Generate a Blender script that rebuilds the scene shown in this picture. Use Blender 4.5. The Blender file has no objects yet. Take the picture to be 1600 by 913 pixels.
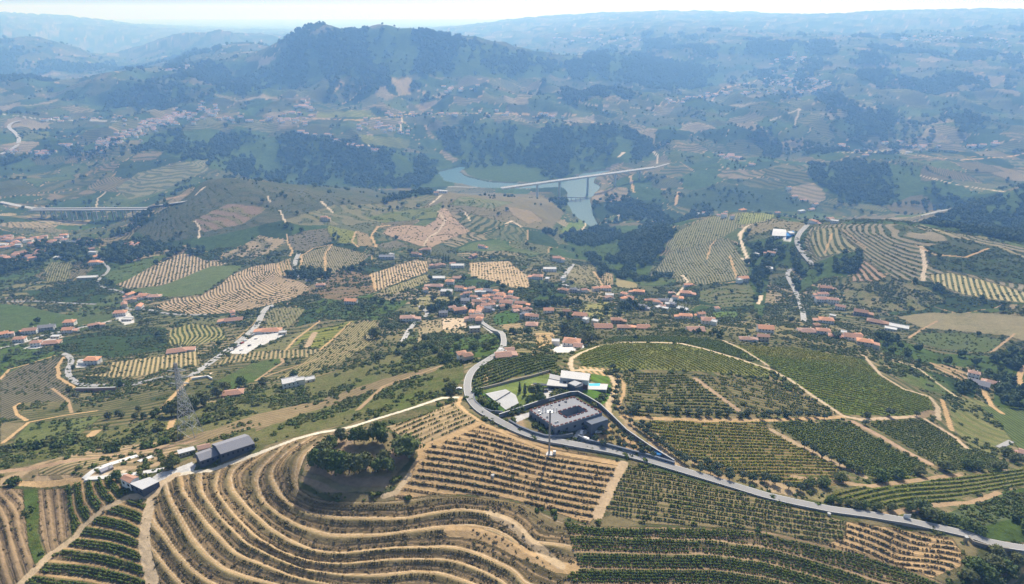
import bpy, math, random
import numpy as np
from mathutils import Vector
random.seed(7)
RS = np.random.RandomState(11)
C = bpy.context.scene.collection
SC = bpy.context.scene

# ------------------------------------------------------------------ camera, sky, sun, exposure
F = 1067.0                      # focal length in photograph pixels (1600 wide)
HORIZON = 14.0
PITCH = math.atan((456.5 - HORIZON) / F)
CZ = 600.0
cam_d = bpy.data.cameras.new("camera"); cam = bpy.data.objects.new("camera", cam_d); C.objects.link(cam)
cam_d.sensor_width = 36.0; cam_d.lens = 36.0 * F / 1600.0
cam_d.clip_start = 1.0; cam_d.clip_end = 90000.0
cam.location = (0, 0, CZ); cam.rotation_euler = (math.pi / 2 - PITCH, 0, 0)
SC.camera = cam

SUN_EL, SUN_AZ = math.radians(44), math.radians(14)       # azimuth clockwise from +Y (the view direction)
w = bpy.data.worlds.new("World"); SC.world = w; w.use_nodes = True
nt = w.node_tree; bg = nt.nodes["Background"]
sky = nt.nodes.new("ShaderNodeTexSky"); sky.sky_type = 'NISHITA'; sky.sun_disc = False
sky.sun_elevation = SUN_EL; sky.sun_rotation = SUN_AZ
sky.altitude = 300; sky.air_density = 1.0; sky.dust_density = 3.0; sky.ozone_density = 1.0
nt.links.new(sky.outputs[0], bg.inputs[0]); bg.inputs[1].default_value = 0.12
sun_d = bpy.data.lights.new("sun", 'SUN'); sun = bpy.data.objects.new("sun", sun_d); C.objects.link(sun)
sun_d.energy = 4.7; sun_d.angle = math.radians(0.53); sun_d.color = (1.0, 0.95, 0.87)
sdir = Vector((math.sin(SUN_AZ) * math.cos(SUN_EL), math.cos(SUN_AZ) * math.cos(SUN_EL), math.sin(SUN_EL)))
sun.rotation_euler = sdir.to_track_quat('Z', 'Y').to_euler()
SC.view_settings.view_transform = 'Standard'; SC.view_settings.look = 'None'
SC.view_settings.exposure = 0.25; SC.view_settings.gamma = 1.0
SC.cycles.volume_bounces = 3; SC.cycles.max_bounces = 6; SC.cycles.diffuse_bounces = 2
SC.cycles.transparent_max_bounces = 12
SC.cycles.use_denoising = True

# ------------------------------------------------------------------ rays through the photograph
CP, SP = math.cos(PITCH), math.sin(PITCH)
def ray(px, py):
    xc = (np.asarray(px, float) - 800.0) / F; yc = (456.5 - np.asarray(py, float)) / F
    return xc, CP + yc * SP, -SP + yc * CP
def at_z(px, py, z):
    x, y, d = ray(px, py); t = (z - CZ) / d
    return np.array([x * t, y * t, CZ + d * t])
def at_y(px, py, Y):
    x, y, d = ray(px, py); t = Y / y
    return np.array([x * t, Y + 0 * t, CZ + d * t])
def to_px(x, y, z):
    dz = z - CZ; dep = y * CP - dz * SP; up = y * SP + dz * CP
    return 800 + F * x / dep, 456.5 - F * up / dep
# ------------------------------------------------------------------ value noise
def _hash(ix, iy, s):
    h = (ix.astype(np.int64) * 374761393 + iy.astype(np.int64) * 668265263 + s * 974634777) & 0x7fffffff
    h = ((h ^ (h >> 13)) * 1274126177) & 0x7fffffff
    return ((h ^ (h >> 16)) & 0xffff) / 65535.0
def vnoise(x, y, s=0):
    ix = np.floor(x); iy = np.floor(y); fx = x - ix; fy = y - iy
    fx = fx * fx * (3 - 2 * fx); fy = fy * fy * (3 - 2 * fy)
    a = _hash(ix, iy, s); b = _hash(ix + 1, iy, s); c = _hash(ix, iy + 1, s); d = _hash(ix + 1, iy + 1, s)
    return (a + (b - a) * fx) * (1 - fy) + (c + (d - c) * fx) * fy
def fbm(x, y, o=4, s=0):
    r = 0; a = 0.5; n = 0
    for i in range(o):
        r = r + a * (vnoise(x, y, s + i * 17) - 0.5); n += a; a *= 0.5; x = x * 2.03 + 7.1; y = y * 2.03 - 3.7
    return r / n * 2.0
def sstep(a, b, x):
    t = np.clip((x - a) / (b - a), 0, 1); return t * t * (3 - 2 * t)

# ------------------------------------------------------------------ terrain control points
# (px, py, z): ground of height z seen at that pixel
CPZ = """0 913 349;200 913 353;400 913 358;600 913 360;800 913 358;1000 913 353;1200 913 348;1400 913 345;1600 913 332
0 1040 342;400 1040 352;800 1040 352;1200 1040 342;1600 1040 316
0 800 353;100 800 352;60 860 351;150 860 354;230 780 362;235 850 359;300 760 366;400 780 362;400 850 362;480 770 368;560 785 370;560 850 364;700 773 370;700 850 363;800 780 366;900 810 360;820 870 360
1000 817 357;1200 830 351;1050 870 354;1400 880 342;1500 850 345;1600 870 338
560 720 377;630 700 377;480 735 373;600 665 378;720 622 372;750 660 375;800 672 371;857 710 366;870 676 367;850 620 367;780 600 366;735 577 361;790 545 345;930 610 364
950 650 364;1050 732 358;1200 776 353;1400 815 347;1540 848 344
275 742 365;400 708 369;500 680 373;620 645 376;0 740 348;100 725 356;160 745 361;215 760 363;350 700 366
400 660 348;295 690 348;150 700 338;0 700 322;100 660 312;300 620 305;450 600 300;600 580 318;700 570 345;500 640 338;650 540 290;130 605 255;0 600 250;100 560 232;200 600 268;300 570 262;350 550 248;410 500 218;50 530 203;200 490 192;300 490 200;0 470 165;100 440 155;250 460 180;400 460 200;480 440 198;550 470 215;600 520 250;740 500 240;700 430 190;790 470 225;850 500 262;893 540 305
1100 545 326;940 540 324;1050 535 323;1150 545 319;1300 580 314;1200 600 328;1000 600 347;1100 620 346;1100 700 352;1300 647 326;1440 640 305;1460 665 305;1300 720 342;1450 740 330;1580 720 306;1500 790 335;1600 650 272;1560 600 252;1520 590 258;1400 570 280;1350 535 266;1195 515 272;1070 500 250;950 505 265;1290 500 222;1255 490 212
950 455 200;1070 460 185;1000 430 145;960 400 105;900 380 85;1000 380 105;1100 440 190;1160 436 190;1190 380 190;1215 365 198;1250 360 212;1300 352 226;1400 350 236;1500 367 234;1600 388 230;1350 400 222;1450 440 224;1550 470 230;1400 490 212;1600 520 243;1500 540 238;1250 430 188
1100 345 150;1160 330 160;1050 350 130;1080 400 150;330 278 190;300 300 180;250 340 150;400 330 175;500 300 165;600 310 150;690 300 140;780 310 105;860 325 60;880 345 30;550 350 165;670 360 150;760 380 140;620 395 165;850 400 150;870 430 180;880 380 105
0 390 130;90 390 138;150 340 75;60 335 80;0 345 110;200 370 120;320 380 150;230 410 150"""
# (px, py, Y): ground seen at that pixel lying Y metres ahead
CPY = """0 330 1830;300 255 2300;180 310 2000;250 280 2150;60 270 2300;0 300 2000;0 200 3000;0 160 3500;100 230 2650;240 190 3100;160 290 2150
0 119 4200;100 120 4200;200 118 4200;100 150 3700;300 106 4500;220 165 3500
450 285 2500;600 282 2500;450 250 2680;600 262 2640;640 262 2680;560 245 2720;760 262 2760;450 215 2920;600 215 2950;600 180 3350;400 150 3800;600 150 3700;500 122 3950;800 150 3750;750 180 3300
780 262 2780;860 255 2800;950 245 2800;820 215 3000;940 210 3050;1010 215 3100;900 180 3400;950 150 3900;700 195 3150
420 85 4700;380 66 6300;340 75 6200;470 52 4850;500 41 4850;535 50 4900;580 37 4900;620 43 4900;680 48 4900;740 60 5000;800 74 5100;870 90 5200;900 98 5200;600 95 4300;500 90 4300;700 100 4300;800 115 4300;420 120 4200
950 80 5600;1050 100 5500;1140 118 5300;1000 120 4900;900 130 4500
1160 322 2080;1150 300 2200;1150 270 2450;1050 290 2350;980 320 2150;1040 258 2550;1100 252 2650;1300 236 2700;1450 240 2700;1560 236 2700;1600 245 2600;1300 300 2150;1300 335 1950;1450 300 2100;1480 330 1950
1250 207 3100;1500 205 3100;1100 205 3100;1100 160 3800;1300 150 3900;1500 150 3900;1300 100 4900;1500 100 4900;1150 80 5800;1300 60 6500;1500 60 6500;1600 50 7000;1200 60 6800;1000 55 7500;900 52 8500;820 60 9000;1150 42 8500
1300 34 9500;1200 36 9500;1390 18 11500;1500 16 11500;1600 17 11500;1300 25 11000
60 59 7500;110 70 7600;160 95 7600;0 62 7400;210 108 6800
0 46 10500;250 96 7200;330 96 7300;235 74 8300;262 60 8500;290 51 8600;350 51 8600;385 58 8600;200 100 7600;60 36 13000;140 44 12500
0 20 16500;100 26 16500;200 38 16000;250 43 16000;420 50 15000;700 45 15500;800 30 15500;900 22 15500;1050 17 15500;1150 18 15500;1250 24 15000;600 48 15000
1600 292 1900;1500 325 1750;1430 347 1620;1560 360 1560;1600 340 1700"""
# (px at the horizon, Y, z): ground that a ridge hides
CPH = """450 2150 75;600 2150 60;330 2150 95;700 2080 25;250 1950 75
1300 1550 120;1400 1500 120;1550 1500 130;1600 2350 70;1500 2250 65
1160 1850 60;1080 1850 40;600 5700 230;500 5700 230;700 5700 230;800 5900 180;900 6000 180;50 5300 40;150 5200 40;50 9000 60;160 9300 20;300 10500 60;200 10500 20
1300 2850 30;1450 2850 40;1150 2900 30;1300 8000 350
0 26000 60;800 26000 60;1600 26000 200;0 42000 10;800 42000 10;1600 42000 60;-200 12000 300;1800 12000 450;-200 3000 120;1800 3000 120;-250 600 260;1850 600 260;-200 1300 130;1800 1300 200"""
cps = []
for ln in CPZ.replace('\n', ';').split(';'):
    a, b, c = map(float, ln.split()); cps.append(at_z(a, b, c))
for ln in CPY.replace('\n', ';').split(';'):
    a, b, c = map(float, ln.split()); cps.append(at_y(a, b, c))
for ln in CPH.replace('\n', ';').split(';'):
    a, b, c = map(float, ln.split()); cps.append(np.array([(a - 800) / F / CP * b, b, c]))
cps = np.array(cps)

def tps_fit(P, val, lam=1e-4):
    n = len(P); d2 = ((P[:, None] - P[None]) ** 2).sum(-1)
    K = 0.5 * d2 * np.log(d2 + 1e-12) + lam * np.eye(n)
    A = np.zeros((n + 3, n + 3)); A[:n, :n] = K; A[:n, n] = 1; A[:n, n + 1:] = P; A[n, :n] = 1; A[n + 1:, :n] = P.T
    return np.linalg.solve(A, np.concatenate([val, [0, 0, 0]]))
def tps_eval(P, W, Q):
    out = np.empty(len(Q)); n = len(P)
    for i in range(0, len(Q), 20000):
        q = Q[i:i + 20000]; d2 = ((q[:, None] - P[None]) ** 2).sum(-1)
        out[i:i + 20000] = (0.5 * d2 * np.log(d2 + 1e-12)) @ W[:n] + W[n] + q @ W[n + 1:]
    return out

# terrain grid: columns of constant u = x / y, rows of constant v = ln y
NU = 920
U = np.linspace(-1.06, 1.06, NU)
vk = [math.log(t) for t in (165, 700, 1500, 3200, 8000, 45000)]
dens = [560, 370, 230, 170, 40]
V = np.concatenate([np.linspace(vk[i], vk[i + 1], int(dens[i] * (vk[i + 1] - vk[i])), endpoint=(i == 4)) for i in range(5)])
NV = len(V); YY = np.exp(V)
print("terrain grid", NU, NV, NU * NV)
VS = 0.75
Pc = np.stack([cps[:, 0] / cps[:, 1], np.log(cps[:, 1]) * VS], 1)
Wc = tps_fit(Pc, cps[:, 2])
cu = np.linspace(U[0], U[-1], 260); cv = np.linspace(V[0], V[-1], 560)
G = tps_eval(Pc, Wc, np.stack(np.meshgrid(cu, cv * VS), -1).reshape(-1, 2)).reshape(560, 260)
def resample(G, u, v):
    iu = np.clip((u - cu[0]) / (cu[1] - cu[0]), 0, 258.999); iv = np.clip((v - cv[0]) / (cv[1] - cv[0]), 0, 558.999)
    a = iu.astype(int); b = iv.astype(int); fu = iu - a; fv = iv - b
    return (G[b, a] * (1 - fu) + G[b, a + 1] * fu) * (1 - fv) + (G[b + 1, a] * (1 - fu) + G[b + 1, a + 1] * fu) * fv
# river centreline on the water level: (px, py, half width)
RIV = [(722, 262, 14), (703, 270, 42), (712, 281, 52), (760, 290, 42), (820, 292, 40), (875, 287, 55), (912, 292, 62), (904, 312, 46), (910, 335, 38), (922, 348, 22), (935, 360, 6)]
RIVW = np.array([list(at_z(a, b, 0.0)[:2]) + [c] for a, b, c in RIV])
RIV2 = [(905, 284, 50), (922, 273, 34), (950, 268, 10)]
RIVW2 = np.array([list(at_z(a, b, 0.0)[:2]) + [c] for a, b, c in RIV2])
def seg_dist(X, Y, P, closed=False):
    """distance to a polyline and the interpolated third column"""
    best = np.full(X.shape, 1e9); val = np.zeros(X.shape)
    for a, b in zip(P[:-1], P[1:]):
        dx, dy = b[0] - a[0], b[1] - a[1]; L = dx * dx + dy * dy + 1e-9
        t = np.clip(((X - a[0]) * dx + (Y - a[1]) * dy) / L, 0, 1)
        d = np.hypot(X - a[0] - t * dx, Y - a[1] - t * dy)
        m = d < best; best = np.where(m, d, best)
        if len(a) > 2: val = np.where(m, a[2] + t * (b[2] - a[2]), val)
    return best, val
def base_height(X, Y):
    h = resample(G, X / Y, np.log(Y))
    far = sstep(900, 4000, Y)
    amp = 1.0 + 12 * sstep(600, 1200, Y) + 50 * far * (1 - .62 * sstep(3600, 5200, Y)) + 10 * sstep(6000, 12000, Y)
    n = fbm(X / 340, Y / 340, 5, 3) * 0.6 + (.55 - np.abs(fbm(X / 380 + .3 * Y / 900, Y / 700, 4, 15)) * 2.4) * .95 * far + fbm(X / 90, Y / 90, 4, 5) * 0.25 * (1 - 0.3 * far)
    n2 = fbm(X / 2600, Y / 2600, 4, 9)
    h = h + amp * n + 34 * sstep(5500, 12000, Y) * n2
    h = np.maximum(h, 6 + 0.08 * (h - 6))
    m = (Y > 1500) & (Y < 4200)
    if m.any():
        for R in (RIVW, RIVW2):
            e = np.full(h[m].shape, 1e9)
            for a, b in zip(R[:-1], R[1:]):
                dx, dy = b[0] - a[0], b[1] - a[1]; t = np.clip(((X[m] - a[0]) * dx + (Y[m] - a[1]) * dy) / (dx * dx + dy * dy), 0, 1)
                e = np.minimum(e, np.hypot(X[m] - a[0] - t * dx, Y[m] - a[1] - t * dy) - (a[2] + t * (b[2] - a[2])))
            e = e + 12 * fbm(X[m] / 60, Y[m] / 60, 3, 21)
            k = sstep(0, 1, e / 80); bank = -7 + 15 * sstep(-5, 3, e)
            h[m] = np.minimum(np.where(e < 0, bank, bank * (1 - k) + h[m] * k), h[m])
    return h
XG = U[None, :] * YY[:, None]; YG = np.repeat(YY[:, None], NU, 1)
HB = base_height(XG, YG)

def samp(A, X, Y):
    """bilinear lookup of a grid array at world points"""
    X = np.asarray(X, float); Y = np.asarray(Y, float)
    iu = np.clip((X / Y - U[0]) / (U[1] - U[0]), 0, NU - 1.001); a = iu.astype(int); fu = iu - a
    iv = np.clip(np.interp(np.log(Y), V, np.arange(NV)), 0, NV - 1.001); b = iv.astype(int); fv = iv - b
    return (A[b, a] * (1 - fu) + A[b, a + 1] * fu) * (1 - fv) + (A[b + 1, a] * (1 - fu) + A[b + 1, a + 1] * fu) * fv
def hit(px, py):
    """first ground point along the ray of a photograph pixel"""
    x, y, d = ray(px, py); Yq = YY * 1.0
    t = Yq / y; zr = CZ + d * t; hb = samp(HB, x * t, Yq)
    below = np.nonzero(zr <= hb)[0]
    if len(below) == 0: return None
    i = below[0]
    if i == 0: Ys = Yq[0]
    else:
        a = zr[i - 1] - hb[i - 1]; b = hb[i] - zr[i]; Ys = Yq[i - 1] + (Yq[i] - Yq[i - 1]) * a / (a + b + 1e-9)
    t = Ys / y
    return np.array([x * t, Ys, CZ + d * t])
def trace(pts, step=9.0):
    """photograph polyline -> ground polyline"""
    out = []
    for (a, b), (c, d) in zip(pts[:-1], pts[1:]):
        n = max(1, int(math.hypot(c - a, d - b) / step))
        for i in range(n):
            p = hit(a + (c - a) * i / n, b + (d - b) * i / n)
            if p is not None: out.append(p)
    p = hit(*pts[-1])
    if p is not None: out.append(p)
    return np.array(out)
def in_poly(X, Y, P):
    x = X.ravel(); y = Y.ravel(); c = np.zeros(x.shape, bool)
    for a, b in zip(P, np.roll(P, -1, 0)):
        m = (a[1] > y) != (b[1] > y)
        c[m] ^= x[m] < (b[0] - a[0]) * (y[m] - a[1]) / (b[1] - a[1]) + a[0]
    return c.reshape(X.shape)
# ------------------------------------------------------------------ land cover on the grid
def rgb(*a): return np.array(a, float)
TAN, TAN2, PALE = rgb(.43, .295, .155), rgb(.33, .235, .14), rgb(.55, .45, .33)
BANK, BROWN, GREY_SOIL = rgb(.20, .15, .09), rgb(.16, .105, .065), rgb(.15, .13, .10)
GRN, DGRN, YGRN, OLV, LGRN = rgb(.065, .10, .026), rgb(.038, .062, .021), rgb(.19, .19, .045), rgb(.12, .13, .045), rgb(.10, .17, .035)
shp = HB.shape
SOIL = np.empty(shp + (4,), np.float32); VEG = np.empty(shp + (4,), np.float32)
PHASE = np.zeros(shp, np.float32); DZ = np.zeros(shp, np.float32); FADE = np.ones(shp, np.float32)
WOOD = np.zeros(shp, np.float32)          # density of trees there
SCRUB = np.zeros(shp, np.float32)
# default: slopes of scrub, small vineyards and terraces
nz = fbm(XG / 120, YG / 120, 5, 31); nz2 = fbm(XG / 35, YG / 35, 4, 37)
k = np.clip(0.5 + nz * 1.3, 0, 1)[..., None]
SOIL[..., :3] = rgb(.14, .125, .062) * (1 - k) + rgb(.24, .19, .105) * k
VEG[..., :3] = DGRN * 0.9 * (1 - k) + rgb(.07, .095, .03) * k
SOIL[..., 3] = 0.75; VEG[..., 3] = 0.42 + 0.3 * nz2
PHASE[:] = (HB + 1.5 * nz2) / 3.2
SCRUB[:] = 0.5 + 0.8 * nz
# fields farther away: a patchwork of plots
def plots(mask, cell, seed, jit=0.9):
    X = XG[mask] + 30 * fbm(XG[mask] / 150, YG[mask] / 150, 3, seed) * cell / 100; Y = YG[mask] + 30 * fbm(XG[mask] / 170, YG[mask] / 170, 3, seed + 1) * cell / 100
    gx = np.floor(X / cell); gy = np.floor(Y / cell)
    d1 = np.full(X.shape, 1e9); d2 = d1.copy(); idx = np.zeros(X.shape, np.int64); idy = idx.copy()
    for i in (-1, 0, 1):
        for j in (-1, 0, 1):
            cx = gx + i; cy = gy + j
            sx = (cx + .5 + jit * (_hash(cx, cy, seed) - .5)) * cell; sy = (cy + .5 + jit * (_hash(cx, cy, seed + 5) - .5)) * cell
            d = np.hypot(X - sx, (Y - sy) * 0.8)
            m = d < d1; d2 = np.where(m, d1, np.minimum(d2, d)); d1 = np.where(m, d, d1)
            idx = np.where(m, cx.astype(np.int64), idx); idy = np.where(m, cy.astype(np.int64), idy)
    return X, Y, d2 - d1, idx, idy
KINDS = [(rgb(.15, .14, .07), rgb(.045, .07, .028), .9, .3), (rgb(.13, .125, .06), rgb(.04, .062, .025), .85, .5), (rgb(.19, .155, .09), rgb(.06, .075, .032), .9, .25),
         (rgb(.11, .13, .05), rgb(.05, .08, .027), .3, .7), (rgb(.25, .20, .125), rgb(.09, .10, .05), .6, .25), (rgb(.10, .10, .055), rgb(.035, .055, .022), .2, 1.0), (rgb(.13, .14, .055), rgb(.06, .09, .03), .4, .6)]
for lo, hi, cell, seed in ((820, 1900, 95, 51), (1900, 45000, 130, 61)):
    rows = (YY >= lo) & (YY < hi); mask = np.zeros(shp, bool); mask[rows] = True
    X, Y, edge, ix, iy = plots(mask, cell, seed)
    r = _hash(ix, iy, seed + 9); rk = np.where(r > .93, 4, (r * 7.2).astype(int) % 7); rk = np.where((rk == 4) & (r < .93), 1, rk); ang = _hash(ix, iy, seed + 12) * math.pi
    s = SOIL[mask]; v = VEG[mask]; ph = PHASE[mask]
    jitter = (0.85 + 0.3 * _hash(ix, iy, seed + 15))[:, None]
    for q, (so, ve, ra, co) in enumerate(KINDS):
        m = rk == q
        s[m, :3] = so * (1.12 if lo < 1500 else .92) * jitter[m]; v[m, :3] = ve * jitter[m]; s[m, 3] = ra; v[m, 3] = co
    st = (_hash(ix, iy, seed + 20) > 0.6)
    sp = 5.0 if lo < 1500 else 7.0
    ph[st] = ((X * np.cos(ang) + Y * np.sin(ang)) / sp)[st]
    ph[~st] = (HB[mask][~st]) / (2.6 if lo < 1500 else 5.0)
    e = edge < 2.2; tr = e & (_hash(ix + iy, iy - ix, 77) > 0.6)
    s[tr, :3] = TAN2; v[tr, 3] = 0.05; s[tr, 3] = 0
    hd = (edge < 5) & ~tr & (_hash(ix, iy, seed + 33) > .4)
    v[hd, 3] = 1.3; v[hd, :3] = DGRN
    SOIL[mask] = s; VEG[mask] = v; PHASE[mask] = ph
# woods on far slopes
mfar = YG > 1500
wn = fbm(XG / 420, YG / 420, 7, 91) + .18 * fbm(XG / 60, YG / 60, 4, 97) + 0.15 * sstep(3500, 5000, YG) * (1 - sstep(5200, 6500, YG))
WOOD[mfar] = np.clip((wn[mfar] - 0.12) * 3.2, 0, .85)
mm = (YG > 820) & ~mfar; WOOD[mm] = np.clip((fbm(XG / 160, YG / 160, 4, 93)[mm] - 0.3) * 6, 0, 1) * .8

def gpoly(px, step=9.0): return trace(list(px) + [px[0]], step)[:, :2]
def P2(s): return [tuple(map(float, t.split(','))) for t in s.split()]
def box_mask(P, pad=0):
    x0, y0 = P[:, 0].min() - pad, P[:, 1].min() - pad; x1, y1 = P[:, 0].max() + pad, P[:, 1].max() + pad
    r = np.nonzero((YY >= y0) & (YY <= y1))[0]
    if len(r) == 0: return None
    us = np.array([x0 / y0, x0 / y1, x1 / y0, x1 / y1]); c = np.nonzero((U >= us.min()) & (U <= us.max()))[0]
    if len(c) == 0: return None
    return slice(r[0], r[-1] + 1), slice(c[0], c[-1] + 1)
def unit(a, b):
    p, q = hit(*a), hit(*b); d = (q - p)[:2]; return p, d / np.hypot(*d)
PARCELS = []
def parcel(pts, soil, veg, rowamt=0.6, cover=0.3, rows=None, sp=2.5, lines=None, step=0.0, wood=None, scrub=0.0, contour=None, geo=None, name='vineyard', relief=None):
    P = gpoly(P2(pts)); b = box_mask(P)
    if b is None: return
    X, Y = XG[b], YG[b]; ja = 0 if (geo or step or name == 'lawn') else np.where(Y > 560, Y / (70 if wood else 260), .6)
    m = in_poly(X + ja * fbm(X / 30 * (400 / np.maximum(Y, 400)), Y / 30 * (400 / np.maximum(Y, 400)), 3, 401), Y + ja * fbm(X / 30 * (400 / np.maximum(Y, 400)), Y / 30 * (400 / np.maximum(Y, 400)), 3, 407), P)
    if not m.any(): return
    if rowamt < .55 and cover < 1 and not rows and name != 'lawn': rowamt = .6
    if soil is not None:
        s = SOIL[b]; v = VEG[b]
        s[m] = np.concatenate([soil, [rowamt]]); v[m] = np.concatenate([veg, [cover]]); SOIL[b] = s; VEG[b] = v
    if wood is not None:
        ed, _ = seg_dist(X, Y, np.vstack([P, P[:1]])); WOOD[b] = np.where(m, wood * np.clip(.12 + ed / (Y / 110) + .9 * nz2[b], 0, 1), WOOD[b])
    elif soil is not None: WOOD[b] = np.where(m, 0, WOOD[b])
    SCRUB[b] = np.where(m, scrub, SCRUB[b])
    rec = dict(P=P, b=b, m=m, geo=geo, name=name)
    ph = None
    if rows:
        p, d = unit(*rows); n = np.array([-d[1], d[0]])
        ph = ((X - p[0]) * n[0] + (Y - p[1]) * n[1]) / sp + 0.02 * nz2[b]; rec.update(p=p, d=d, n=n, sp=sp)
    elif contour: ph = (HB[b] + 0.3 * nz2[b] + .035 * X - .03 * Y) / contour
    elif lines:
        pp = []; vv = []
        for q, L in lines:
            T = trace(P2(L), 14.0)
            for t in T: pp.append(t[:2]); vv.append(q)
        pp = np.array(pp); c0 = pp.mean(0); W_ = tps_fit((pp - c0) / 100, np.array(vv, float), 3e-3)
        idx = np.nonzero(m.ravel())[0]; ph = np.zeros(m.size)
        Q = np.stack([X.ravel()[idx], Y.ravel()[idx]], 1); ph[idx] = tps_eval((pp - c0) / 100, W_, (Q - c0) / 100); ph = ph.reshape(m.shape)
        if step:
            ed, _ = seg_dist(X, Y, np.vstack([P, P[:1]])); kf = sstep(0, 6, ed)
            fr = ph - np.floor(ph + .5)                      # -0.5 .. 0.5, bench at 0
            st = np.sign(fr) * np.clip((np.abs(fr) - 0.22) / 0.28, 0, 1) * 0.5
            DZ[b] = np.where(m, DZ[b] + kf * step * (fr - st) * 1.0, DZ[b])
            bench = np.abs(fr) < 0.23; s = SOIL[b]; v = VEG[b]
            rec['ph'] = ph; rec['fr'] = fr
    if ph is not None: PHASE[b] = np.where(m, ph, PHASE[b]); rec['ph'] = ph
    PARCELS.append(rec); return rec
# ------------------------------------------------------------------ plots traced from the photograph
def woodpoly(s, d=1.0): parcel(s, rgb(.11, .115, .055), GRN * .85, .5, .7, wood=d)
# far woods and fields
woodpoly("420,215 470,205 560,225 640,240 700,250 705,290 640,296 520,292 430,285 330,262 260,240 215,225 240,205 330,200", .8)
woodpoly("670,205 760,190 850,200 960,195 1020,215 1026,240 1000,252 960,256 900,276 860,282 800,280 730,262 690,235", 1.0)
woodpoly("712,262 740,258 800,262 860,272 890,282 850,284 780,284 735,279", 1.0)
woodpoly("330,150 420,100 470,56 560,42 640,48 720,62 800,78 860,96 900,104 860,122 700,118 560,118 470,128 400,150", .9)
woodpoly("890,100 940,82 1040,92 1130,108 1145,130 1080,142 980,128 900,128", 1)
woodpoly("1110,72 1250,66 1330,84 1220,92 1120,84", .9)
woodpoly("1330,112 1400,106 1405,120 1345,132", .9)
woodpoly("1250,232 1310,228 1330,238 1260,242 ", 1)
woodpoly("1260,256 1330,252 1440,262 1436,300 1380,322 1320,318 1262,280", .8)
woodpoly("1290,186 1340,176 1400,200 1330,212", .8)
parcel("1080,300 1150,290 1230,300 1290,330 1200,330 1100,330 1050,320", rgb(.11, .115, .06), rgb(.045, .065, .03), .3, .8, contour=4)
parcel("180,295 215,270 270,255 328,250 326,268 290,280 250,300 200,312", rgb(.17, .165, .09), rgb(.06, .08, .035), .8, .3, contour=3.2)
parcel("610,122 642,122 640,148 622,150", TAN2, YGRN, .1, .3); parcel("645,165 690,155 660,178", TAN2 * .8, OLV, .2, .3)
parcel("495,175 580,172 582,182 496,184", YGRN * .9, GRN, .2, .3); parcel("560,210 640,218 635,234 570,224", YGRN * .8, GRN, .2, .3)
parcel("30,205 80,206 76,216 34,219", OLV, GRN, .2, .4)
parcel("640,318 700,300 780,302 850,305 885,335 860,362 820,355 780,345 720,330 660,330", rgb(.20, .165, .10), rgb(.07, .085, .035), .7, .35, rows=((790, 310), (870, 340)), sp=5)
parcel("720,306 800,316 770,326 700,320", rgb(.16, .16, .08), GRN, .5, .4, contour=3)
parcel("888,352 912,344 922,348 905,358 876,366", LGRN, YGRN, 0, .5)
parcel("790,322 830,330 850,345 826,350 800,336", rgb(.25, .19, .12), OLV, .5, .3, rows=((800, 325), (850, 345)), sp=5)
# mid distance, left half
parcel("330,275 400,283 520,290 640,300 560,330 440,345 330,370 240,380 210,360 260,330 300,300", rgb(.12, .115, .07), rgb(.045, .065, .03), .65, .55, contour=4)
parcel("300,345 360,318 420,325 380,350 320,362", rgb(.19, .14, .10), OLV, .4, .25, contour=4)
parcel("440,345 520,320 600,318 690,300 660,325 640,345 560,352 470,352", rgb(.16, .15, .08), rgb(.06, .085, .03), .6, .4, contour=3)
parcel("570,340 610,332 670,325 690,315 685,340 640,345 600,348", OLV * 1.1, GRN, .3, .3)
parcel("597,365 608,355 633,352 663,354 680,345 687,325 696,326 704,335 718,350 734,361 701,373 674,387 652,384 619,373", rgb(.36, .26, .17), rgb(.26, .19, .12), .9, 0, rows=((640, 362), (670, 384)), sp=4)
parcel("512,352 555,362 560,382 530,380 515,368", YGRN, GRN, .1, .4)
parcel("556,360 575,366 585,386 558,384", TAN2, OLV, .7, .3, rows=((560, 370), (575, 385)), sp=4)
parcel("590,382 620,375 640,386 600,388", GREY_SOIL, OLV, .6, .3, rows=((600, 385), (620, 377)), sp=4)
parcel("449,370 480,360 510,357 520,376 479,393 457,390", rgb(.20, .17, .12), rgb(.04, .055, .025), .95, .1, rows=((460, 378), (510, 372)), sp=5)
parcel("471,398 515,383 548,390 581,398 564,411 509,429 471,420", rgb(.24, .20, .12), rgb(.07, .085, .03), .8, .2, rows=((500, 400), (512, 425)), sp=4)
parcel("433,411 455,403 458,431 441,432", TAN2, OLV, .8, .2, rows=((440, 410), (446, 430)), sp=4.5)
M1 = parcel("240,480 272,465 312,463 345,445 362,430 395,416 430,411 442,432 470,440 488,450 470,462 430,475 370,488 310,492 265,487", rgb(.40, .30, .19), rgb(.09, .08, .045), .85, 0,
   lines=[(0, "431,413 441,433 472,444 486,452"), (9, "400,417 412,438 440,452 470,461"), (17, "365,432 370,452 395,468 432,474"), (25, "330,455 345,470 380,483"), (33, "285,466 300,480 320,490"), (39, "250,478 270,486")])
if M1 is not None: pass
parcel("183,444 282,395 301,398 320,406 356,411 310,432 274,444 200,452", rgb(.36, .28, .18), rgb(.09, .085, .045), .95, 0, rows=((290, 400), (284, 440)), sp=6)
parcel("205,457 262,443 330,416 385,414 352,436 315,460 272,463 240,466", rgb(.11, .135, .05), rgb(.075, .11, .035), .3, .5, rows=((240, 455), (350, 420)), sp=9)
parcel("165,430 190,415 240,400 270,396 200,438 183,444", rgb(.13, .14, .05), GRN, .3, .6)
parcel("68,420 80,410 120,408 108,440 72,440", rgb(.20, .18, .09), rgb(.06, .08, .03), .9, .1, rows=((90, 412), (80, 436)), sp=4)
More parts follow.
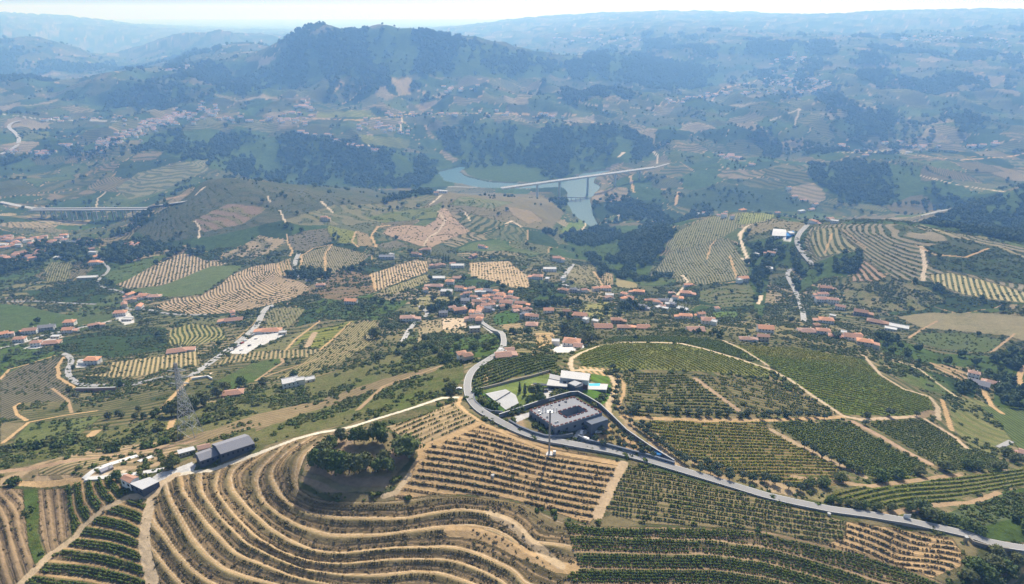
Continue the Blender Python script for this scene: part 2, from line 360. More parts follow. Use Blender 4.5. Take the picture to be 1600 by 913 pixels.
parcel("0,475 40,478 70,485 120,495 125,505 60,520 0,522", rgb(.10, .13, .045), rgb(.065, .10, .03), .2, .6, rows=((0, 500), (110, 495)), sp=8)
parcel("100,445 190,450 150,475 60,470 40,455", rgb(.10, .09, .05), DGRN, 0, 1.1, scrub=.9)
parcel("578,428 646,407 666,409 667,425 589,455", rgb(.42, .32, .19), rgb(.17, .13, .08), .95, 0, rows=((600, 423), (604, 450)), sp=5)
parcel("590,456 667,428 672,440 615,460", rgb(.26, .22, .12), OLV, .8, .1, rows=((620, 445), (624, 457)), sp=4)
parcel("731,411 794,408 800,414 827,433 827,451 800,450 772,441 735,432", rgb(.42, .32, .19), rgb(.30, .22, .13), .9, 0.05, rows=((760, 412), (762, 436)), sp=5)
parcel("500,470 560,455 610,470 640,470 600,500 540,500 440,490 470,478", rgb(.11, .12, .055), GRN, .3, .7, scrub=.5)
parcel("530,420 580,430 588,455 540,470 500,465 470,462 510,440", rgb(.22, .15, .09), rgb(.09, .09, .04), .1, .5, scrub=.4)
parcel("418,482 476,481 478,486 452,512 415,513", rgb(.20, .18, .10), OLV, .7, .4, rows=((430, 485), (440, 510)), sp=4)
parcel("478,482 500,490 495,502 462,512", rgb(.06, .10, .03), DGRN, .4, .8, scrub=.3)
parcel("265,515 300,505 350,512 355,530 300,540 262,540", rgb(.26, .23, .10), rgb(.05, .075, .02), .95, .1, lines=[(0, "270,512 268,525 276,540"), (3, "290,508 294,522 290,536"), (6, "312,512 318,525 300,540"), (9, "335,512 340,525 325,538")])
parcel("120,586 168,583 175,566 258,556 310,540 312,571 262,575 232,586 170,590", rgb(.38, .30, .16), rgb(.10, .10, .04), .95, 0, rows=((215, 562), (209, 586)), sp=4.5)
parcel("332,571 360,556 400,549 500,545 493,558 400,562", rgb(.30, .24, .13), rgb(.08, .09, .035), .95, 0, rows=((420, 549), (418, 560)), sp=4.5)
parcel("0,592 15,577 50,569 95,556 87,580 110,605 107,627 30,630 22,640 40,655 0,655", rgb(.15, .13, .09), rgb(.045, .055, .025), .9, .15, rows=((10, 640), (95, 598)), sp=4, geo=None)
parcel("0,532 100,552 50,567 0,588", rgb(.09, .11, .045), GRN, .4, .8, scrub=.3)
parcel("400,549 440,532 488,510 500,508 455,546 430,548", rgb(.17, .16, .08), OLV, .2, .5)
parcel("452,546 478,520 545,502 560,500 505,543 480,545 495,520 470,535", YGRN * .95, GRN, .2, .3)
parcel("515,542 545,505 585,500 600,520 580,537 550,557 487,585 450,590 430,592 465,572 500,547", rgb(.28, .23, .12), rgb(.09, .10, .035), .9, .1, rows=((500, 575), (575, 510)), sp=3.2)
parcel("400,565 440,560 440,566 425,577 400,595 330,620 330,600", rgb(.12, .13, .06), GRN, .5, .6, scrub=.3, rows=((400, 590), (440, 565)), sp=4)
parcel("100,527 180,515 260,512 262,545 170,560 100,550 90,540", rgb(.07, .10, .035), DGRN, .2, .9, scrub=.7)
parcel("20,690 45,662 160,650 130,675 60,700", rgb(.15, .16, .06), rgb(.07, .10, .03), .5, .5, scrub=.3, rows=((30, 690), (150, 655)), sp=6)
parcel("0,662 40,660 20,685 0,695", rgb(.28, .22, .13), DGRN, .9, .1, rows=((5, 664), (30, 662)), sp=3)
# slope below the white track: shrubs in loose rows
parcel("0,700 130,680 300,640 400,610 500,590 620,540 660,510 720,540 725,590 700,618 600,648 500,672 400,700 350,680 300,695 200,705 100,712 0,735", rgb(.17, .155, .07), rgb(.075, .10, .028), .35, .55, scrub=.9, rows=((300, 690), (640, 575)), sp=7)
parcel("400,655 450,640 500,625 600,592 690,570 680,580 600,606 520,634 450,652 400,675", rgb(.22, .16, .10), OLV, .3, .3, scrub=.25)
parcel("250,690 330,672 400,648 470,632 520,625 440,660 400,668 300,696", rgb(.25, .18, .11), OLV, .2, .3, scrub=.2)
# village gardens and terraces
parcel("655,500 690,500 720,515 735,525 700,530 690,522 672,520 650,540", rgb(.33, .26, .16), OLV, .5, .3, contour=2.5)
parcel("640,480 655,462 700,462 720,465 690,478 660,490", rgb(.26, .23, .12), OLV, .2, .3)
parcel("690,497 725,497 728,512 690,516", PALE * .9, TAN, .6, .1, contour=2.2)
parcel("768,495 790,485 808,489 812,503 782,509 770,505", rgb(.05, .09, .02), rgb(.06, .11, .03), .3, .6)
parcel("780,508 812,505 815,513 790,517", TAN2, OLV, 0, .3)
parcel("690,520 735,525 780,520 785,550 760,560 700,555 680,530", rgb(.10, .12, .045), GRN, .2, .7, scrub=.5)
parcel("860,500 875,510 870,535 830,540 800,540 795,520 820,510", rgb(.26, .21, .12), OLV, .2, .5, scrub=.5)
parcel("905,480 950,470 955,492 930,502 910,498", rgb(.24, .22, .10), YGRN, .1, .5, scrub=.4)
parcel("1112,487 1150,487 1155,496 1120,498", rgb(.12, .17, .05), GRN, 0, .5)
parcel("836,520 866,520 876,536 840,545", TAN, OLV, 0, .3)
# right half, middle distance
woodpoly("885,375 900,362 960,352 1040,350 1062,360 1030,400 1015,430 990,438 950,440 920,410", 1.0)
woodpoly("1180,375 1215,378 1262,410 1270,440 1220,410 1200,430 1190,500 1170,470 1165,430", .8)
woodpoly("1272,410 1300,400 1345,388 1352,400 1345,425 1320,432 1280,436 1240,460 1235,440 1260,430", 1.0)
woodpoly("1430,352 1500,325 1600,292 1640,290 1640,400 1600,384 1500,362", 1.0)
parcel("1062,360 1110,340 1160,332 1190,335 1160,352 1130,372 1090,385 1050,395 1040,380", rgb(.22, .20, .10), rgb(.07, .09, .03), .9, .15, rows=((1100, 345), (1090, 372)), sp=5)
parcel("1160,332 1215,335 1205,345 1165,352 1150,350", rgb(.22, .22, .08), rgb(.09, .12, .03), .8, .2, rows=((1180, 334), (1175, 350)), sp=5)
parcel("1160,352 1210,342 1262,350 1250,362 1215,358 1170,368", rgb(.22, .18, .11), OLV, .2, .4)
parcel("1015,432 1045,395 1110,378 1140,372 1158,400 1172,425 1160,436 1100,446 1060,440 1040,430", rgb(.21, .19, .11), rgb(.06, .08, .035), .9, .15, rows=((1060, 400), (1085, 440)), sp=4.5)
parcel("885,420 905,414 930,418 935,445 915,447 890,440", rgb(.24, .20, .12), OLV, .9, .1, rows=((895, 420), (925, 440)), sp=4)
parcel("937,423 958,428 958,446 942,447", TAN2, OLV, .8, .2, rows=((945, 425), (947, 446)), sp=4)
parcel("962,434 995,443 998,452 960,448", rgb(.28, .23, .12), OLV, .5, .4, rows=((970, 436), (985, 450)), sp=4)
parcel("1095,455 1170,440 1180,460 1175,478 1130,480 1095,470", rgb(.15, .14, .07), GRN, .6, .5, contour=3)
RH = "1262,356 1300,350 1400,350 1500,366 1600,388 1640,395 1640,500 1600,474 1560,472 1500,462 1455,440 1400,437 1350,405 1345,388 1300,398 1270,410 1256,380"
parcel(RH, rgb(.22, .19, .125), rgb(.055, .075, .03), .95, .2, contour=1.9)
parcel("1440,388 1500,372 1640,405 1640,450 1560,440 1500,425 1460,420", rgb(.12, .115, .06), rgb(.04, .065, .025), .7, .6, contour=3.0, scrub=.3)
parcel("1270,360 1290,356 1310,356 1320,372 1345,392 1300,398 1275,404 1262,380", rgb(.26, .23, .13), rgb(.06, .08, .03), .95, .1, lines=[(0, "1262,365 1268,385 1278,402"), (2, "1280,362 1282,380 1292,398"), (4, "1300,360 1302,375 1315,395"), (6, "1318,362 1325,378 1342,390")])
parcel("1452,428 1490,426 1600,456 1640,468 1640,480 1600,474 1560,470 1510,462 1460,442", rgb(.38, .32, .17), rgb(.06, .085, .03), .9, .05, rows=((1500, 430), (1508, 460)), sp=7)
parcel("1325,440 1350,405 1385,432 1370,440", rgb(.30, .21, .14), DGRN, .9, .2, contour=2.2)
parcel("1310,445 1385,440 1440,442 1480,470 1440,485 1380,488 1330,480", rgb(.24, .20, .11), rgb(.08, .10, .035), .2, .55, scrub=.6)
parcel("1400,495 1450,488 1560,490 1640,500 1640,545 1570,525 1500,518 1440,512", rgb(.26, .22, .13), rgb(.07, .085, .04), .5, .45, rows=((1450, 500), (1600, 520)), sp=4)
parcel("1420,520 1500,520 1565,530 1560,545 1535,552 1470,545 1430,535", rgb(.11, .12, .055), GRN, .9, .45, rows=((1440, 530), (1540, 548)), sp=4)
woodpoly("1360,515 1420,535 1470,552 1560,560 1575,545 1640,560 1640,660 1590,650 1550,630 1560,600 1520,575 1440,565 1380,550", .75)
parcel("1452,566 1480,572 1520,585 1515,600 1490,590 1465,578", TAN2, OLV, .2, .3)
parcel("1455,580 1480,590 1525,610 1520,622 1490,612 1460,600", rgb(.10, .09, .05), DGRN, 0, 1.2, wood=.7)
parcel("1390,565 1440,575 1480,600 1500,622 1450,610 1420,600 1395,585", rgb(.20, .19, .09), GRN, .5, .6, scrub=.6, rows=((1400, 570), (1480, 610)), sp=4)
parcel("1480,620 1530,625 1560,640 1590,690 1560,715 1520,700 1490,670", rgb(.20, .19, .08), rgb(.08, .11, .03), .3, .5, scrub=.6)
parcel("1530,635 1600,640 1640,660 1640,720 1590,700 1560,660", rgb(.11, .13, .045), rgb(.05, .085, .025), .9, .4, rows=((1540, 645), (1600, 690)), sp=3.5)
# ------- the vineyard hill beside the road
G1 = dict(h=1.5, w=1.0, gap=.10, tint=0)
parcel("752,560 860,555 870,570 880,578 800,590 745,612 735,600 748,577", rgb(.15, .14, .06), rgb(.065, .10, .025), .5, .5, rows=((760, 600), (860, 567)), sp=4.2, geo=dict(h=1.6, w=1.6, gap=.1, tint=0), name='walled vineyard by the bend')
parcel("760,575 770,568 762,606 752,604", TAN2, OLV, 0, .2)
parcel("897,552 930,541 975,536 1060,538 1125,552 1205,578 1200,590 1120,582 1040,578 960,578 940,573 912,574", rgb(.20, .20, .065), rgb(.07, .10, .02), .6, .35, rows=((1000, 540), (1085, 575)), sp=4.0, geo=dict(h=1.3, w=1.1, gap=.15, tint=1), name='domed vineyard under the arched track')
parcel("897,552 935,541 990,537 985,560 950,573 912,574", rgb(.16, .19, .05), rgb(.075, .12, .02), .5, .5, rows=((905, 566), (985, 545)), sp=4.5, geo=dict(h=1.3, w=1.3, gap=.12, tint=1), name='bright vineyard inside the track bend')
parcel("940,534 960,526 1060,526 1125,532 1160,548 1205,571 1150,558 1065,535 975,533", rgb(.10, .12, .04), rgb(.05, .08, .022), .8, .5, rows=((960, 530), (1130, 540)), sp=3.5, geo=dict(h=1.3, w=1.1, gap=.1, tint=0), name='vineyard above the arching track')
parcel("1140,540 1250,545 1350,562 1375,588 1412,610 1452,622 1458,642 1420,650 1320,648 1290,630 1205,574 1170,550", rgb(.15, .18, .04), rgb(.075, .115, .02), .55, .55, rows=((1200, 560), (1440, 615)), sp=4.5, geo=dict(h=1.2, w=1.4, gap=.1, tint=1), name='bright vineyard behind the long track')
parcel("1150,540 1250,545 1330,558 1340,566 1250,562 1170,552", YGRN * .9, YGRN, .3, .5)
parcel("978,582 1110,586 1160,640 1155,650 985,650 965,600", rgb(.17, .145, .075), rgb(.055, .08, .022), .6, .35, rows=((980, 615), (1140, 622)), sp=4.6, geo=dict(h=1.3, w=1.4, gap=.2, tint=0), name='patchy vineyard by the pool path')
parcel("1118,588 1205,596 1300,642 1290,652 1175,648", rgb(.18, .15, .08), rgb(.055, .08, .022), .6, .3, rows=((1130, 605), (1280, 640)), sp=4.6, geo=dict(h=1.3, w=1.3, gap=.22, tint=0), name='patchy vineyard under the long track')
parcel("990,660 1190,658 1205,675 1300,722 1330,752 1290,762 1180,750 1110,735 1020,690", rgb(.21, .15, .07), rgb(.065, .10, .022), .75, .3, rows=((1000, 690), (1180, 700)), sp=3.6, geo=dict(h=1.4, w=1.2, gap=.15, tint=1), name='reddish vineyard beside the olives')
parcel("1205,660 1330,662 1400,705 1450,728 1435,745 1360,748 1310,720 1250,690", rgb(.13, .13, .05), rgb(.05, .085, .022), .8, .35, rows=((1230, 680), (1420, 730)), sp=3.6, geo=dict(h=1.5, w=1.3, gap=.08, tint=0), name='vineyard between two diagonal paths')
parcel("1355,662 1440,656 1500,690 1560,715 1565,735 1480,738 1440,712", rgb(.15, .14, .06), rgb(.05, .08, .022), .7, .4, rows=((1370, 675), (1500, 715)), sp=4, geo=dict(h=1.4, w=1.3, gap=.12, tint=0), name='vineyard beyond the wide path')
parcel("1300,768 1420,742 1480,745 1600,735 1640,745 1600,760 1530,770 1450,795 1380,790 1310,785", rgb(.15, .14, .06), rgb(.065, .10, .022), .8, .4, rows=((1320, 772), (1560, 742)), sp=3.8, geo=dict(h=1.4, w=1.2, gap=.12, tint=1), name='strip above the roadside trees')
woodpoly("1450,815 1500,795 1560,770 1640,755 1640,850 1560,845 1500,830", .35)
parcel("1460,815 1500,795 1570,772 1640,765 1640,800 1560,815 1520,830", rgb(.12, .13, .06), rgb(.08, .10, .045), 0, .8, scrub=1.4)
# ------- dry vineyards round the pine grove
parcel("603,667 660,650 712,626 724,642 748,660 700,682 656,702 640,690", rgb(.38, .28, .16), rgb(.10, .10, .04), .3, .25, rows=((656, 700), (746, 660)), sp=4.0, geo=dict(h=1.2, w=1.0, gap=.2, tint=0), name='vineyard right of the pine grove')
parcel("655,704 752,664 800,674 860,697 972,722 958,755 935,800 920,820 880,805 820,786 793,779 730,773 679,773 618,782 615,766 645,740", TAN * .98, rgb(.20, .145, .08), .85, .1, rows=((700, 722), (940, 770)), sp=4.6, step=0, geo=dict(h=1.15, w=1.5, gap=.12, tint=2), name='dry vineyard below the road')
parcel("978,727 1050,741 1125,765 1200,781 1320,814 1320,835 1290,850 1200,828 1000,818 944,798", rgb(.24, .19, .10), rgb(.055, .08, .022), .5, .3, rows=((970, 790), (1200, 826)), sp=3.6, geo=dict(h=1.6, w=1.2, gap=.12, tint=0), name='leafy vineyard below the road')
parcel("1322,815 1400,826 1487,842 1502,862 1502,885 1457,903 1375,885 1290,852 1322,836", TAN, rgb(.20, .145, .08), .8, .1, rows=((1330, 835), (1480, 876)), sp=4.4, geo=dict(h=1.2, w=1.3, gap=.15, tint=2), name='dry vineyard at the road end')
parcel("497,690 520,672 600,668 625,690 640,720 610,752 600,768 500,770 470,750 480,720", rgb(.30, .22, .14), rgb(.17, .16, .07), 0, .35)
HT = parcel("275,743 330,738 400,711 462,686 525,674 505,690 478,712 466,744 468,765 488,778 515,784 600,784 679,776 730,776 793,782 821,790 864,810 880,816 890,834 895,862 905,880 890,900 880,925 250,925 237,880 230,840 236,790 252,760",
   rgb(.2, .15, .09), rgb(.13, .12, .06), 0, .25, step=2.9, lines=[
   (0, "520,676 495,692 474,710 463,744 466,765 486,777 511,783 561,785 623,783 679,774 730,774 793,780 821,787 864,808"),
   (1, "478,687 445,705 424,730 422,744 433,765 449,784 486,803 525,809 570,810 632,811 679,802 721,796 766,802 789,809 811,821 825,841 834,852"),
   (2, "436,705 417,721 403,740 401,755 411,784 436,805 462,820 486,827 511,836 543,837 596,836 632,830 679,824 739,822 771,828 802,843 820,855 839,864 873,880"),
   (3, "385,715 361,733 357,747 363,768 389,796 410,815 427,829 459,848 489,860 534,866 561,862 614,857 679,856 704,856 739,864 775,880 802,893 814,912"),
   (4, "350,725 340,747 338,768 358,798 379,822 406,846 430,860 459,870 500,880 535,880 561,878 614,873 650,873 704,875 739,886 775,902 790,912"),
   (5, "312,749 319,775 337,800 351,815 372,835 392,851 425,868 470,888 530,898 596,900 650,893 686,896 721,907"),
   (6, "279,745 284,768 305,796 331,828 358,856 379,871 420,886 454,900 511,913"),
   (7, "260,758 267,779 281,807 299,841 324,870 351,890 392,905"),
   (8, "234,813 255,837 276,866 303,894 331,912"), (9, "234,855 255,881 280,911")])
LA = parcel("186,777 208,783 230,790 226,850 233,880 243,925 20,925 75,872 118,838 160,800", rgb(.2, .15, .09), DGRN, 0, .45, step=2.1, lines=[
   (0, "186,787 223,800"), (1, "161,806 201,815 221,827"), (2, "140,822 182,830 222,845"), (3, "118,841 160,844 195,851 224,864"), (4, "106,857 170,867 223,884"), (5, "75,878 140,882 200,895 228,906"), (6, "62,899 132,907 200,920")])
LB = parcel("107,757 135,750 186,745 190,768 197,774 172,788 132,822 117,838 108,800", rgb(.2, .15, .09), GRN, 0, .4, step=-1.8, lines=[
   (0, "113,756 117,790 131,822"), (1, "129,752 135,785 150,804"), (2, "147,751 153,772 166,788"), (3, "159,748 166,762 180,776")])
LC = parcel("60,766 105,763 112,835 75,868 62,830", TAN, rgb(.2, .15, .09), 0, .1, step=2.0, lines=[(0, "66,770 72,820 80,860"), (1, "82,767 90,845"), (2, "98,765 104,840")])
parcel("37,765 58,765 62,800 57,830 70,870 55,885 42,850 37,810", YGRN * .8, GRN, 0, .6, scrub=1.6)
parcel("103,757 113,757 117,800 117,838 108,832", OLV, GRN, 0, .8, scrub=1.6)
LE = parcel("0,762 35,765 40,810 44,850 56,885 25,925 -60,925 -60,770", TAN, rgb(.2, .15, .09), 0, .1, step=2.2, lines=[(0, "0,770 22,795 31,835 48,882"), (1, "0,792 12,815 18,850 32,895"), (2, "-15,820 0,850 12,900"), (3, "-35,840 -20,880 -5,920")])
LK = parcel("880,815 940,824 1050,824 1200,830 1290,852 1335,860 1400,882 1460,905 1500,925 870,925 905,880 895,862 890,834", rgb(.2, .15, .09), DGRN, 0, .5, step=2.2, lines=[
   (0, "880,815 940,826 1050,826 1150,827 1200,834 1290,855 1340,864 1400,884 1460,907"),
   (1, "890,836 994,841 1106,844 1200,857 1260,873 1330,895 1380,913"), (2, "895,863 1012,866 1120,868 1200,880 1290,906"),
   (3, "895,888 1012,890 1120,891 1200,903 1240,914"), (4, "880,913 1050,914 1120,917")])
parcel("0,738 160,700 250,690 290,700 270,725 200,735 130,748 0,760", rgb(.34, .25, .15), rgb(.09, .09, .04), 0, .25, scrub=.5)
parcel("60,730 160,712 170,724 110,742 60,744", rgb(.30, .23, .13), rgb(.06, .08, .03), .7, .2, scrub=.2, rows=((60, 742), (160, 715)), sp=4)
parcel("800,668 830,680 850,690 893,683 893,675 868,692 827,658 810,655", rgb(.34, .25, .15), OLV, 0, .2)
parcel("870,700 893,700 925,692 945,655 960,660 1030,705 1045,722 1000,708 930,690 905,694", TAN, OLV, 0, .25, scrub=.1)
parcel("960,640 990,650 1110,738 1290,764 1290,785 1200,768 1060,730 1000,690 955,655", rgb(.36, .27, .16), OLV, 0, .3, scrub=.4)
parcel("752,610 800,592 855,586 872,584 860,612 845,625 815,640 800,625", rgb(.16, .20, .06), rgb(.11, .15, .04), 0, .3)
parcel("742,618 760,612 800,645 797,652 770,645 748,635", rgb(.08, .15, .03), GRN, 0, .2)
parcel("830,600 846,604 858,625 840,625", PALE, PALE, 0, 0)
parcel("905,612 955,600 952,625 935,636 910,622", rgb(.09, .17, .03), GRN, 0, .1); parcel("922,580 955,590 952,600 922,596", rgb(.10, .17, .03), GRN, 0, .1)
parcel("905,572 950,576 958,590 930,585 905,582", TAN * 1.15, rgb(.14, .15, .06), .9, 0, rows=((915, 574), (930, 588)), sp=5)

YARD = rgb(.50, .49, .47)
for _y in ("356,553 385,532 412,517 418,521 405,540 385,553", "272,742 262,737 300,722 306,728 300,741", "228,752 250,738 275,735 272,744 256,756", "846,607 858,606 879,615 862,621 848,628", "895,684 905,670 915,664 921,672 912,680 918,691 905,690", "803,651 827,644 828,651 806,661", "716,476 733,474 731,484 722,486", "742,500 754,490 756,504 775,518 768,521", "863,545 876,538 918,538 920,541 890,551 866,551", "122,562 140,560 135,574 118,575", "36,545 90,523 100,526 60,545", "178,494 205,488 212,504 195,508", "400,528 420,522 446,515 448,522 405,542", "1222,368 1240,362 1236,378 1224,376"):
    parcel(_y, YARD, YARD * .8, 0, .1, name='lawn')
# bench and bank colours of the terraces, wheel ruts on the benches
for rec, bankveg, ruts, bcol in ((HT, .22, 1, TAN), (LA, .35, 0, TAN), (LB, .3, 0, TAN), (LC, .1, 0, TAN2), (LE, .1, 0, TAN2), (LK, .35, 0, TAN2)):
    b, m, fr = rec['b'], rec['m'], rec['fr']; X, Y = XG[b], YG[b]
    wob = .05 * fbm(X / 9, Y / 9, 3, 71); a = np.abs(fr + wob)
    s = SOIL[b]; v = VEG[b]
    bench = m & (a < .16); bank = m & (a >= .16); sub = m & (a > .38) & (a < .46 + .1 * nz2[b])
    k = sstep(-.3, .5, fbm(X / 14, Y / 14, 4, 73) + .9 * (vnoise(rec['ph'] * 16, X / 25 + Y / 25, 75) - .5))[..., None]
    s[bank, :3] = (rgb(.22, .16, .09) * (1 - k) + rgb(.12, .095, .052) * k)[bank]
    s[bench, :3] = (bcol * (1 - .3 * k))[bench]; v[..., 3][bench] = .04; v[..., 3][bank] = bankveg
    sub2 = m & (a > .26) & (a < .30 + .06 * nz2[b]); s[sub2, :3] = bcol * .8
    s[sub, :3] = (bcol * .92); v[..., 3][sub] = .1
    if ruts:
        ra = np.abs(np.abs(fr + .02) - .075) < .022
        s[m & ra, :3] = rgb(.53, .41, .27)
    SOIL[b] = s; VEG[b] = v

# ------------------------------------------------------------------ tracks painted on the ground: (points, width, colour)
TRK = [("0,831 400,707", 0, None),
 ("272,743 300,738 330,735 400,710 462,686 500,676 525,672 550,667 587,655 637,640 690,622 720,621", 3.2, rgb(.62, .55, .43)),
 ("720,621 716,632 730,645 760,664 800,682 850,703 900,712 975,727", 2.6, TAN * 1.15),
 ("275,742 250,757 236,782 228,815 225,850 232,885 242,925", 5.0, rgb(.50, .385, .25)),
 ("240,775 200,777 160,797 130,822 117,840 75,870 30,915", 4.0, rgb(.46, .35, .22)), ("135,749 165,742 190,738", 5, PALE), ("0,737 50,732 100,722 162,714 250,700 300,690", 4.5, rgb(.32, .22, .14)),
 ("25,755 70,757 110,752 135,749", 5, TAN), ("975,724 960,752 941,790 933,806", 5.5, rgb(.47, .35, .22)), ("642,740 660,712 655,700 700,684 750,661", 4, TAN), ("600,775 618,770 640,742", 3, rgb(.5, .38, .24)),
 ("704,829 748,834 784,848 811,862 846,875 873,887 898,887", 6, TAN), ("766,802 800,820 825,842 850,864 875,884", 5, rgb(.45, .34, .21)),
 ("895,579 891,570 893,560 907,552 935,541 975,535 1025,535 1065,537 1100,545 1150,560 1200,576 1232,592 1272,620 1307,643", 3.6, rgb(.50, .40, .27)),
 ("1130,532 1162,547 1200,571", 2.8, rgb(.45, .36, .25)), ("895,579 925,578 948,580 957,592 963,605 957,620 950,634 953,650", 4, rgb(.5, .385, .24)), ("963,585 975,600 975,615 965,635", 2.5, TAN),
 ("972,652 1100,657 1200,657 1317,652", 4, TAN), ("1307,643 1317,650 1345,656 1412,652 1437,650 1462,665 1492,683 1510,700", 3.6, rgb(.48, .36, .24)), ("1437,650 1458,644", 6, BANK * 1.2),
 ("1335,660 1375,681 1412,703 1452,724", 6, rgb(.38, .27, .18)), ("1205,672 1250,697 1297,720 1350,745", 5, rgb(.36, .27, .17)), ("1087,592 1125,620 1155,642", 5, rgb(.36, .26, .17)),
 ("1350,556 1375,585 1412,608 1452,620 1465,635 1466,655", 4, rgb(.42, .33, .22)), ("1395,562 1437,577 1462,597 1497,622", 3.5, rgb(.40, .33, .21)), ("1472,625 1480,650 1487,672", 4, TAN), ("1537,612 1550,635 1566,646", 5, TAN),
 ("1420,528 1440,515 1464,502", 3.5, TAN2), ("1550,550 1585,522", 3, TAN2), ("1600,572 1592,590 1597,612", 5, TAN), ("1240,745 1360,760 1450,748 1500,742", 4, TAN2), ("1380,805 1450,790 1520,785 1560,770", 4, TAN2),
 ("0,593 15,577 45,569 85,556", 3, TAN), ("100,558 90,572 92,590 117,606", 4, TAN), ("5,692 45,660 95,650 150,642", 3.5, TAN), ("82,607 107,626 112,645", 3, TAN2), ("42,657 27,648 22,636 32,630", 3, TAN), ("252,640 265,625 282,607 298,590", 4, TAN), ("270,655 265,670", 4, TAN), ("150,674 138,684", 6, TAN),
 ("400,595 425,577 443,566 440,560", 3, TAN2), ("447,547 462,530 502,500", 3, TAN), ("500,547 520,530 548,503", 3, TAN), ("480,542 492,520", 7, rgb(.36, .27, .18)), ("560,640 600,603 690,572", 4, TAN2),
 ("400,594 430,583 500,560 560,545", 2.5, TAN2), ("420,478 402,500 370,530", 2, TAN), ("300,589 325,587 330,583", 3, PALE),
 # middle distance
 ("471,398 470,420", 4, TAN), ("448,366 450,380 457,392 453,401", 4, TAN), ("519,382 508,397 508,428", 4, TAN), ("471,418 470,400 490,388 519,382", 3, TAN), ("433,412 440,430", 3, TAN), ("556,362 550,378 560,386", 4, TAN), ("588,386 580,368 590,355 608,352", 5, TAN), ("684,330 696,345 685,362 668,372 662,385", 4, PALE * .8), ("588,455 580,430", 4, TAN),
 ("502,315 521,333", 3, PALE), ("437,328 447,350", 3, PALE), ("418,307 422,316", 4, PALE), ("304,345 312,355 311,372", 4, PALE), ("303,307 320,292", 4, PALE), ("150,325 153,310 165,300", 3, PALE * .8), ("230,325 258,312 290,305", 14, rgb(.30, .22, .15)), ("180,358 230,340 240,330", 8, rgb(.28, .22, .14)),
 ("1158,403 1172,412 1165,395 1157,372 1163,356 1175,350", 4, PALE), ("1166,355 1155,365 1160,385 1168,405", 5, PALE), ("1105,405 1110,385 1118,375", 3, TAN), ("1140,400 1150,430 1152,437", 3.5, TAN), ("1066,430 1075,440 1055,465", 4, PALE),
 ("1440,385 1445,412 1442,438", 6, PALE * .85), ("1430,382 1460,398 1510,402 1545,388", 3.5, TAN), ("1289,395 1295,380 1300,365", 3.5, TAN), ("1320,360 1340,378 1352,388", 3, TAN2), ("1440,352 1500,372 1560,385 1600,402", 9, rgb(.26, .22, .12)), ("1425,340 1470,328 1497,325", 9, rgb(.30, .27, .15)),
 ("928,424 942,447", 4, TAN), ("966,463 962,345", 0, None), ("905,365 917,350", 4, PALE), ("965,345 967,335", 5, PALE), ("725,330 735,345", 3, PALE), ("815,355 800,345 790,350", 3, PALE), ("1185,475 1190,462", 5, PALE), ("672,320 690,305", 3, PALE),
 ("730,200 740,155", 0, None), ("1020,236 1028,245 1027,256", 6, PALE), ("967,245 975,238", 12, PALE), ("1055,320 1060,300", 9, TAN), ("985,275 990,300", 9, TAN), ("1110,160 1125,140 1210,120", 5, TAN), ("1280,60 1400,52", 5, TAN), ("1310,238 1400,238 1420,242", 6, PALE), ("1420,242 1500,250 1580,245 1600,240", 5, TAN), ("1440,275 1500,290 1570,300", 4, PALE), ("625,205 628,182", 8, PALE), ("690,155 650,140", 6, TAN), ("525,140 535,128", 7, TAN),
 ("0,178 60,186 110,188 190,190", 8, rgb(.4, .38, .34)), ("480,185 560,188 640,178 720,177 900,180", 6, TAN), ("560,225 600,232", 6, PALE), ("860,150 930,165 1010,170 1100,150", 6, TAN2), ("1200,190 1250,170 1240,200", 6, PALE * .7)]
for pts, wdt, col in TRK:
    if col is None: continue
    T = trace(P2(pts), 5.0)
    if len(T) < 2: continue
    b = box_mask(T[:, :2], wdt)
    if b is None: continue
    d, _ = seg_dist(XG[b], YG[b], T[:, :2]); d = d + .5 * nz2[b]
    # only as wide as the mesh can show it
    res = np.maximum(wdt / 2, 0.55 * (YG[b] * (U[1] - U[0])))
    m = d < res; s = SOIL[b]; v = VEG[b]
    s[m, :3] = col; s[m, 3] = 0; v[m, 3] = 0.02; SOIL[b] = s; VEG[b] = v
    SCRUB[b] = np.where(d < res + 1.5, 0, SCRUB[b]); WOOD[b] = np.where(d < res + 2, 0, WOOD[b])
    if wdt < 8: DZ[b] *= sstep(wdt * .3, wdt * .3 + 5, d) if 'x' in pts else 1
HZ = HB + DZ
# the river bed
wet = HB < 0.3
SOIL[wet, :3] = rgb(.10, .10, .07); SOIL[wet, 3] = 0; VEG[wet, 3] = 0; WOOD[wet] = 0; SCRUB[wet] = 0
rim = (HB >= 0.3) & (HB < 3.5) & (YG > 1900) & (YG < 3000)
SOIL[rim, :3] = rgb(.17, .155, .10)
